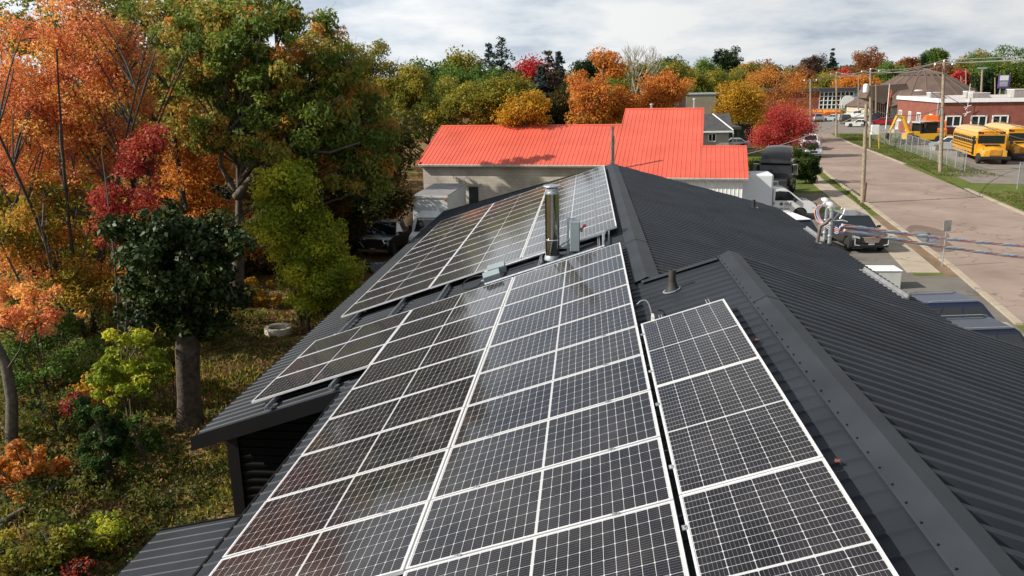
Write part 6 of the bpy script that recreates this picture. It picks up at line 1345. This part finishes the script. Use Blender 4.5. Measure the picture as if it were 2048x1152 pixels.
for i, (nm_, lab, px, py, rx, ry, Yd, pal, n, sz) in enumerate(UG):
    c = at(px, py, Yd); base = (c.x, c.y, gzf(c.x, c.y)); k = Yd/1600
    cz = max(c.z, base[2]+ry*k*.55); tree(nm_, lab, base, [((c.x, c.y, cz), (rx*k, rx*k, ry*k)), ((c.x+rx*k*.5, c.y+.2, cz-ry*k*.5), (rx*k*.8, rx*k*.7, ry*k*.5)), ((c.x-rx*k*.6, c.y-.2, cz-ry*k*.35), (rx*k*.6, rx*k*.7, ry*k*.6)), ((c.x+rx*k*.1, c.y-.3, cz-ry*k*.8), (rx*k*.9, rx*k*.7, ry*k*.4))], pal, n, sz, 34, max(.16, .26*rx*k), .025 if nm_ != 'ivy_stump' else .10, M_bark, 100+i, stems=3 if nm_ != 'ivy_stump' else 1, spread=.35, cat='shrub', group=None, limb_frac=.6, asp=.55)
# pale leaning trunk at the left edge, fallen log, loose branches
p = gnd(22, 905, gzf(-15.3, 18.0)); t = thing('dead_tree', 'pale leaning bare trunk at the left frame edge', 'tree', p)
b = MB(); P = [Vector((0, 0, -.1))]+[at(x, y, p.y+dy_)-p for x, y, dy_ in ((24, 800, 0), (12, 730, .05), (-8, 690, .1), (-40, 600, .2), (-60, 480, .3))]; b.tube(P, [.15, .13, .12, .11, .10, .08], 10); b.tube([at(14, 740, p.y)-p, at(40, 700, p.y-.2)-p, at(52, 650, p.y-.3)-p, at(85, 620, p.y-.4)-p], [.025, .018, .012, .006], 6); b.build('trunk', M_bark, t, smooth=60)
def log(lab, pts, r, mtl):
    P = []
    for px, py, dz in pts:
        q = gnd(px, py, .1); q.z = gzf(q.x, q.y)+dz; P.append(q)
    b = MB(); b.tube(P, [r*(1-.45*i/(len(P)-1)) for i in range(len(P))], 9); o = b.build('fallen_log', mtl, smooth=60); tag(o, lab, 'log')
log('fallen grey log lying across the lower left undergrowth', [(0, 1062, .10), (70, 1030, .16), (140, 985, .2), (200, 955, .3), (245, 940, .35)], .075, M_bark)
log('thin broken branch lying above the fallen log', [(100, 1010, .1), (140, 975, .3), (175, 930, .4)], .025, M_bark)
# --- trees behind the red roof and along the horizon
BG = [ # kind, label, base px, Y, lobes(px,py,rx,ry), palette, leaves, size
 ('ash_tree', 'golden olive tree with feathery top right of the oak', 740, 76, [(740, 180, 60, 70), (765, 130, 45, 40), (700, 210, 60, 60), (790, 230, 50, 50)], 'olive', 9000, .28),
 ('ash_tree', 'wide golden olive tree just beyond the left end of the red roof', 860, 73, [(850, 215, 80, 55), (930, 200, 70, 40), (800, 260, 50, 40), (880, 250, 70, 40)], 'olive', 11000, .26),
 ('oak_tree', 'tall yellow green tree directly right of the big oak crown', 700, 74, [(705, 150, 50, 60), (680, 220, 50, 60), (720, 240, 40, 50)], 'olive', 9000, .25),
 ('ash_tree', 'feathery golden tree between the oak crown and the wide golden olive tree', 800, 74, [(795, 175, 46, 45), (830, 165, 36, 30), (780, 225, 50, 40)], 'olive', 8500, .28),
 ('maple_tree', 'leafy green mass under the tall spruces', 960, 86, [(955, 170, 50, 30), (1045, 190, 36, 22), (900, 180, 44, 28)], 'green', 8500, .32),
 ('maple_tree', 'dark green tree filling the gap right of the half dead spruce', 1135, 88, [(1130, 215, 30, 28), (1145, 190, 24, 26)], 'shade', 3500, .32),
 ('maple_tree', 'green rounded tree behind the golden olive tree', 850, 90, [(850, 150, 38, 30), (910, 160, 50, 25), (880, 190, 60, 30)], 'green', 6500, .36),
 ('ash_tree', 'spreading golden tree reaching over the red ridge', 985, 64, [(960, 205, 70, 35), (1020, 185, 60, 30), (990, 235, 80, 25)], 'olive', 9000, .24),
 ('maple_tree', 'bright yellow tree low against the red ridge beside the dead spruce', 1050, 62, [(1050, 215, 40, 28), (1030, 235, 38, 18), (1075, 235, 22, 18)], 'gold', 4200, .22),
 ('maple_tree', 'scarlet maple top showing between the spruces', 1065, 105, [(1065, 145, 34, 24), (1050, 160, 24, 20)], 'crimson', 2600, .4),
 ('oak_tree', 'yellowish oak standing at the foot of the tall spruces', 930, 92, [(925, 140, 34, 36), (900, 170, 30, 30)], 'olive', 3800, .36),
 ('maple_tree', 'large orange maple behind the middle of the red roof', 1205, 84, [(1200, 200, 55, 50), (1170, 185, 40, 40), (1215, 130, 28, 32), (1240, 220, 45, 30), (1185, 235, 50, 25)], 'orange', 9500, .32),
 ('maple_tree', 'amber maple right of the large orange maple', 1310, 88, [(1310, 190, 50, 35), (1345, 175, 35, 30), (1285, 215, 45, 25)], 'orange', 6000, .32),
 ('oak_tree', 'green and rust tree behind the bare crown', 1260, 120, [(1265, 165, 60, 35), (1320, 150, 50, 25)], 'oak', 4500, .45),
 ('maple_tree', 'yellow and orange maple with dark stem on the lawn beside the grey house', 1478, 118, [(1470, 215, 36, 30), (1450, 230, 26, 28), (1490, 190, 30, 26), (1500, 225, 28, 30), (1465, 185, 22, 20)], 'gold', 7000, .34),
 ('maple_tree', 'tall thinning orange maple behind the red maple', 1555, 122, [(1550, 180, 46, 50), (1585, 170, 38, 36), (1530, 220, 38, 44), (1565, 235, 44, 40), (1515, 170, 34, 30), (1600, 215, 28, 34)], 'orange', 6400, .28),
 ('maple_tree', 'brilliant red maple by the kerb above the black tractor', 1566, 97, [(1565, 268, 45, 30), (1590, 243, 28, 24), (1540, 282, 28, 22), (1606, 272, 26, 26), (1557, 234, 20, 18), (1578, 300, 28, 12), (1545, 228, 12, 16), (1600, 222, 12, 16), (1575, 216, 11, 14), (1618, 250, 14, 16), (1525, 262, 14, 18)], 'red', 10000, .21),
 ('leafy_shrub', 'rounded dark green roadside shrub right of the black tractor', 1612, 72.5, [(1612, 322, 25, 30), (1602, 342, 22, 24), (1622, 342, 20, 22), (1614, 355, 22, 10)], 'shrubby', 9000, .17),
 ('leafy_shrub', 'small green bush left of the black tractor', 1510, 66, [(1512, 335, 14, 18), (1520, 350, 14, 12)], 'green', 1500, .16),
 ('maple_tree', 'low orange tree between the yellow maple and the street', 1525, 128, [(1520, 255, 24, 24), (1505, 265, 18, 16)], 'gold', 2400, .34),
 ('leafy_shrub', 'hedge of dull green beside the school slope', 1690, 222, [(1700, 225, 22, 8), (1718, 218, 10, 9)], 'olive', 900, .5),
 ('leafy_shrub', 'weedy golden brown bush against the brick wall behind the backhoe', 1800, 118, [(1795, 285, 26, 8), (1822, 280, 18, 10), (1837, 268, 7, 10)], 'olive', 2400, .26),
]
for i, (nm_, lab, bx, Yd, L, pal, n, sz) in enumerate(BG):
    base = gp(bx, Yd, 300); base = (base[0], base[1], gzf(base[0], base[1]))
    sh = 'shrub' in nm_
    tree(nm_, lab, base, [lob(px, py, rx, ry, Yd) for px, py, rx, ry in L], pal, int(n*1.9), sz*.8, 70 if sh else 110, (.40 if sh else .85)*Yd/75, .06 if sh else .22, M_barkd if 'dark stem' in lab else M_bark, 200+i, cat='shrub' if sh else 'tree', limb_frac=.3, bare=30 if ('thinning' in lab or 'feathery' in lab) else 0)
def con(px, ptop, Yd, rad, pal, lab, seed, n=4500, size=.4, bark=None): p = gp(px, Yd, 300); conifer('spruce_tree', lab, (p[0], p[1], gzf(p[0], p[1])), at(px, ptop, Yd).z, rad, pal, seed, 26, size, int(n*1.5))
con(983, 84, 100, 4.4, 'blue', 'blue green spruce, left one of the tall pair above the red roof', 41); con(1008, 74, 92, 6.4, 'spruce', 'dark tall spruce, right one of the pair above the red roof', 42, 7000)
con(1098, 101, 92, 5.2, 'brown', 'half dead brown spruce behind the red ridge', 43, 6500); con(1118, 103, 97, 2.2, 'blue', 'thin grey topped spruce close right of the half dead one', 44, 2600)
con(1085, 130, 90, 3.0, 'blue', 'bluish lower spruce leaning on the half dead one', 45, 3500)
# leafless crown
p = gp(1270, 112, 250); rnd = random.Random(5); t = thing('bare_tree', 'leafless grey tree crown above the orange maples', 'tree', (p[0], p[1], gzf(p[0], p[1])))
b = MB(); topz = at(1270, 90, 112).z
def grow(p, d, L, r, k):
    e = p+d*L; b.tube([p, p.lerp(e, .5)+Vector((rnd.uniform(-.05, .05), rnd.uniform(-.05, .05), 0))*L, e], [r, r*.85, r*.65], 5, cap=False)
    if k == 0: return
    for _ in range(3): dd = (d+Vector((rnd.uniform(-.6, .6), rnd.uniform(-.6, .6), rnd.uniform(-.05, .4)))).normalized(); grow(e, dd, L*rnd.uniform(.62, .82), r*.6, k-1)
grow(Vector((0, 0, 0)), Vector((0, 0, 1)), topz*.30, .24, 5); b.build('trunk', M_barkp, t, smooth=60)
# single trees that stand out in the far wood on the right
FAR = [(1455, 118, 24, 22, 520, 'dark', 'dome shaped dark tree standing above the far skyline'), (1535, 150, 30, 25, 330, 'rust', 'reddish tree on the skyline right of the domed tree'), (1630, 135, 26, 22, 330, 'brown', 'dull reddish tree on the far skyline above the school'), (1658, 130, 22, 32, 330, 'spruce', 'dark pine on the far skyline left of the rusty crown'),
       (1735, 128, 32, 26, 330, 'rust', 'big rusty crown on the far skyline above the brown canopy'), (1685, 162, 22, 20, 290, 'red', 'pinkish red tree halfway up the far wood over the school'), (1918, 158, 17, 16, 260, 'red', 'round crimson tree behind the brick roof'), (1815, 138, 22, 18, 320, 'rust', 'brown red crown left above the conical roof'), (1838, 132, 10, 22, 300, 'spruce', 'narrow dark spruce above the conical roof tip'),
       (1950, 128, 34, 22, 320, 'oak', 'olive and rust crown above the wide topped pole'), (2020, 140, 60, 38, 260, 'green', 'big green tree at the right frame edge behind the pylon sign'), (1970, 165, 24, 22, 250, 'dark', 'dark green tree between wide topped pole and pylon sign'), (1780, 150, 26, 24, 290, 'green', 'fresh green tree above the canopy roof'), (1645, 172, 34, 20, 275, 'olive', 'yellow green tree above the school roof'), (1710, 176, 50, 14, 262, 'orange', 'row of orange crowns just above the school roof'),
       (1400, 148, 40, 22, 300, 'green', 'green tree above the tan block'), (1375, 165, 40, 20, 260, 'olive', 'yellowish tree against the left end of the tan block'), (1600, 160, 30, 24, 280, 'rust', 'orange brown tree behind the street poles'), (1440, 165, 36, 20, 270, 'olive', 'pale yellow tree above the roof edge of the tan block'), (1500, 150, 34, 22, 300, 'oak', 'mixed green tree behind the yellow maple'), (1180, 135, 40, 18, 330, 'dark', 'dark green crown far behind the half dead spruce'), (1340, 138, 36, 16, 330, 'dark', 'low dark crown far behind the amber maple'), (1895, 150, 30, 26, 280, 'rust', 'rusty brown crown between conical roof and lamp pole'), (1868, 118, 24, 16, 360, 'green', 'green far tree top behind the lamp pole')]
for i, (px, py, rx, ry, Yd, pal, lab) in enumerate(FAR):
    p = gp(px, Yd, 250); kk = Yd/1600; base = (p[0], p[1], gzf(p[0], p[1]))
    if pal == 'spruce': conifer('pine_tree', lab, base, at(px, py-ry, Yd).z, rx*kk*.9, pal, 300+i, 14, 1.1, 2200)
    else: tree('broadleaf_tree', lab, base, [lob(px, py, rx, ry, Yd), lob(px+rx*.3, py+ry*.7, rx*.8, ry*.6, Yd)], pal, int(7000*max(1, rx/30)**1.6), .62*Yd/300, 60, rx*kk*.36, .3, M_bark, 300+i, limb_frac=.2)
# the far wood itself, one mass
rng = np.random.default_rng(77); VS = []; FS = []; TS = []; o_ = 0; PALW = {}
def wood(name, label, items, pal):
    global o_
    Vs, Fs, Ts = [], [], []; off = 0
    for (x, y, z0, h, r, n, sz) in items:
        K = 16; d = rng.normal(size=(K, 3)); d /= np.linalg.norm(d, axis=1)[:, None]; q = rng.random(K)**.4
        C = np.array([x, y, z0+h*.58])+d*q[:, None]*np.array([r, r, h*.40]); V, Fq, tt = leaves(rng, C, np.full(K, r*.42)*(.6+.7*rng.random(K)), n, sz, np.clip(rng.random()*.75+rng.random(K)*.35, 0, 1), flat=.8)
        Vs.append(V); Fs.append(Fq+off); off += len(V); Ts.append(tt)
    me = np_mesh(name, np.concatenate(Vs), np.concatenate(Fs), np.concatenate(Ts)); me.materials.append(LM(pal)); o = bpy.data.objects.new(name, me); COL.objects.link(o); tag(o, label, 'wood', None, 'stuff'); return o
def scatter(px0, px1, Y0, Y1, n, h0, h1, dens=260):
    L = []
    for k in range(n):
        Yd = rng.uniform(Y0, Y1); px = rng.uniform(px0, px1); p = at(px, 200, Yd); h = rng.uniform(h0, h1); L.append((p.x, p.y, gzf(p.x, p.y), h, h*rng.uniform(.30, .46), dens, .75*Yd/300))
    return L
wood('far_wood', 'distant green wood along the horizon', scatter(1000, 2150, 300, 700, 150, 10, 15)+scatter(600, 1400, 150, 330, 46, 9, 14), 'green')
wood('far_wood', 'distant rust and orange crowns mixed through the horizon wood', scatter(1150, 2150, 290, 640, 66, 9, 14), 'rust'); wood('far_wood', 'distant olive yellow crowns mixed through the horizon wood', scatter(1100, 2150, 280, 620, 90, 9, 14)+scatter(640, 1150, 130, 260, 20, 8, 12), 'olive'); wood('far_wood', 'distant dark evergreen crowns mixed through the horizon wood', scatter(1000, 2150, 320, 800, 90, 11, 16), 'dark')
wood('left_wood', 'dense unlit trees filling the depth of the left wood', [(x, y, gzf(x, y), h, h*.34, 900, .42) for x, y, h in [(rng.uniform(-58, -24), yy, rng.uniform(9, 14)) for yy in list(rng.uniform(36, 46, 16))+list(rng.uniform(64, 110, 48))]], 'olive')
# --- ground cover: grass, weeds and leaf litter on the left bank
def ground_cover(name, label, n, pal, size, up, box, seed, patch):
    rng = np.random.default_rng(seed); x = rng.uniform(box[0], box[1], n*3); y = rng.uniform(box[2], box[3], n*3)
    f = np.sin(x*.9+seed)*np.sin(y*.7+seed*2)+.6*np.sin(x*2.3-y*1.9+seed)+rng.normal(size=n*3)*.5; keep = f > patch; x, y = x[keep][:n], y[keep][:n]; N = len(x)
    z = gz(x, y); P = np.stack([x, y, z], 1); s = size*(.5+rng.random(N))
    a = rng.normal(size=(N, 3)); a[:, 2] = np.abs(a[:, 2])*up+up*.5; a /= np.linalg.norm(a, axis=1)[:, None]
    c = rng.normal(size=(N, 3)); c -= a*np.sum(a*c, 1)[:, None]; c /= np.linalg.norm(c, axis=1)[:, None]; w = .10 if up > 1.2 else .45
    h = a*s[:, None]; b_ = c*(s*w)[:, None]; lift = np.array([0, 0, .012])
    V = np.stack([P+lift, P+h*.5-b_+lift, P+h+lift, P+h*.5+b_+lift], 1).reshape(-1, 3)
    me = np_mesh(name, V, np.arange(N*4).reshape(-1, 4), np.clip(rng.random(N), 0, 1)); me.materials.append(LM(pal)); o = bpy.data.objects.new(name, me); COL.objects.link(o); tag(o, label, name.replace('_', ' '), None, 'stuff')
def undergrowth(name, label, n, pal, size, seed, boxes, kclus, zmax):
    rng = np.random.default_rng(seed); C = []
    for (x0, x1, y0, y1, k) in boxes:
        for _ in range(k):
            x, y = rng.uniform(x0, x1), rng.uniform(y0, y1); C.append((x, y, gzf(x, y)+rng.random()**1.6*zmax))
    C = np.array(C); Rr = .16+.30*rng.random(len(C)); V, Fq, tt = leaves(rng, C, Rr, n, size, rng.random(len(C)), flat=.7)
    me = np_mesh(name, V, Fq, tt); me.materials.append(LM(pal)); o = bpy.data.objects.new(name, me); COL.objects.link(o); tag(o, label, 'undergrowth', None, 'stuff')
undergrowth('undergrowth', 'tangled green and yellow undergrowth over the left bank', 34000, 'thicket', .085, 61, [(-22, -12.8, 13, 30, 330), (-12.2, -9.6, 10, 17, 70)], 0, 1.0)
undergrowth('undergrowth', 'low green weeds and brambles along the bank by the wall', 24000, 'thicket', .075, 62, [(-12.5, -6.8, 10, 18, 150), (-20, -12, 14, 28, 200)], 0, .40)
undergrowth('undergrowth', 'rusty bracken and dry stems between the trunks', 9000, 'litter', .08, 63, [(-20, -9.5, 12, 30, 150)], 0, .5)
BX = (-22, -5.9, 9, 42)
ground_cover('grass', 'short green grass on the bank beside the building', 60000, 'turf', .075, 1.6, (-16, -5.9, 9, 36), 3, -.2); ground_cover('weeds', 'leafy green weeds on the left bank', 16000, 'turf', .12, .7, (-18, -6, 9, 30), 7, .2)
ground_cover('dry_grass', 'dry straw coloured grass on the left bank', 12000, 'olive', .17, 2.0, (-15, -6, 9, 30), 12, .6); ground_cover('leaf_litter', 'fallen brown and orange leaves on the left bank', 90000, 'litter', .075, .25, BX, 5, -.5); ground_cover('leaf_litter', 'fallen red leaves scattered on the left bank', 5000, 'rust', .07, .25, BX, 15, .3)

def verge_cover(name, label, n, pal, size, up, line, seed):
    rng = np.random.default_rng(seed); seg = rng.integers(0, len(line)-1, n); u = rng.random(n); A = np.array(line)
    q = A[seg]*(1-u)[:, None]+A[seg+1]*u[:, None]; off = rng.random(n); x = q[:, 0]+q[:, 2]*off; y = q[:, 1]+rng.normal(size=n)*.3
    keep = (np.sin(x*1.1+seed)*np.sin(y*.8)+rng.normal(size=n)*.5) > -.3; x, y = x[keep], y[keep]; N = len(x)
    P = np.stack([x, y, gz(x, y)+.02], 1); s = size*(.5+rng.random(N)); a = rng.normal(size=(N, 3)); a[:, 2] = np.abs(a[:, 2])*up+.05; a /= np.linalg.norm(a, axis=1)[:, None]
    c = rng.normal(size=(N, 3)); c -= a*np.sum(a*c, 1)[:, None]; c /= np.linalg.norm(c, axis=1)[:, None]; h = a*s[:, None]; b_ = c*(s*.3)[:, None]
    me = np_mesh(name, np.stack([P, P+h*.5-b_, P+h, P+h*.5+b_], 1).reshape(-1, 3), np.arange(N*4).reshape(-1, 4), rng.random(N)); me.materials.append(LM(pal)); o = bpy.data.objects.new(name, me); COL.objects.link(o); tag(o, label, name.replace('_', ' '), None, 'stuff')
FARV = [(32.3, 76.5, 5.5), (33.6, 88, 5), (35.2, 101, 4.6), (36.8, 115, 4.8), (39, 129, 4), (41, 136, 3)]; NEARV = [(27.2, 34, 9), (28.2, 45, 9), (29.3, 55, 8), (31, 66, 7)]; LEFTV = [(19.2, 57.5, .9), (20.9, 66, .7), (22, 75, .6)]
verge_cover('grass', 'mown grass tufts on the lawn between street and long fence', 24000, 'lawn', .10, 1.6, FARV, 81); verge_cover('grass', 'rough grass tufts at the right frame edge below the driveway', 16000, 'lawn', .10, 1.6, NEARV, 82)
verge_cover('leaf_litter', 'brown leaves gathered along the long fence and kerb', 2600, 'litter', .13, .25, FARV, 83); verge_cover('leaf_litter', 'brown leaves over the rough grass at the right frame edge', 3500, 'litter', .12, .25, NEARV, 84); verge_cover('grass', 'grass tufts on the narrow strip by the sidewalk', 3000, 'lawn', .09, 1.5, LEFTV, 85)
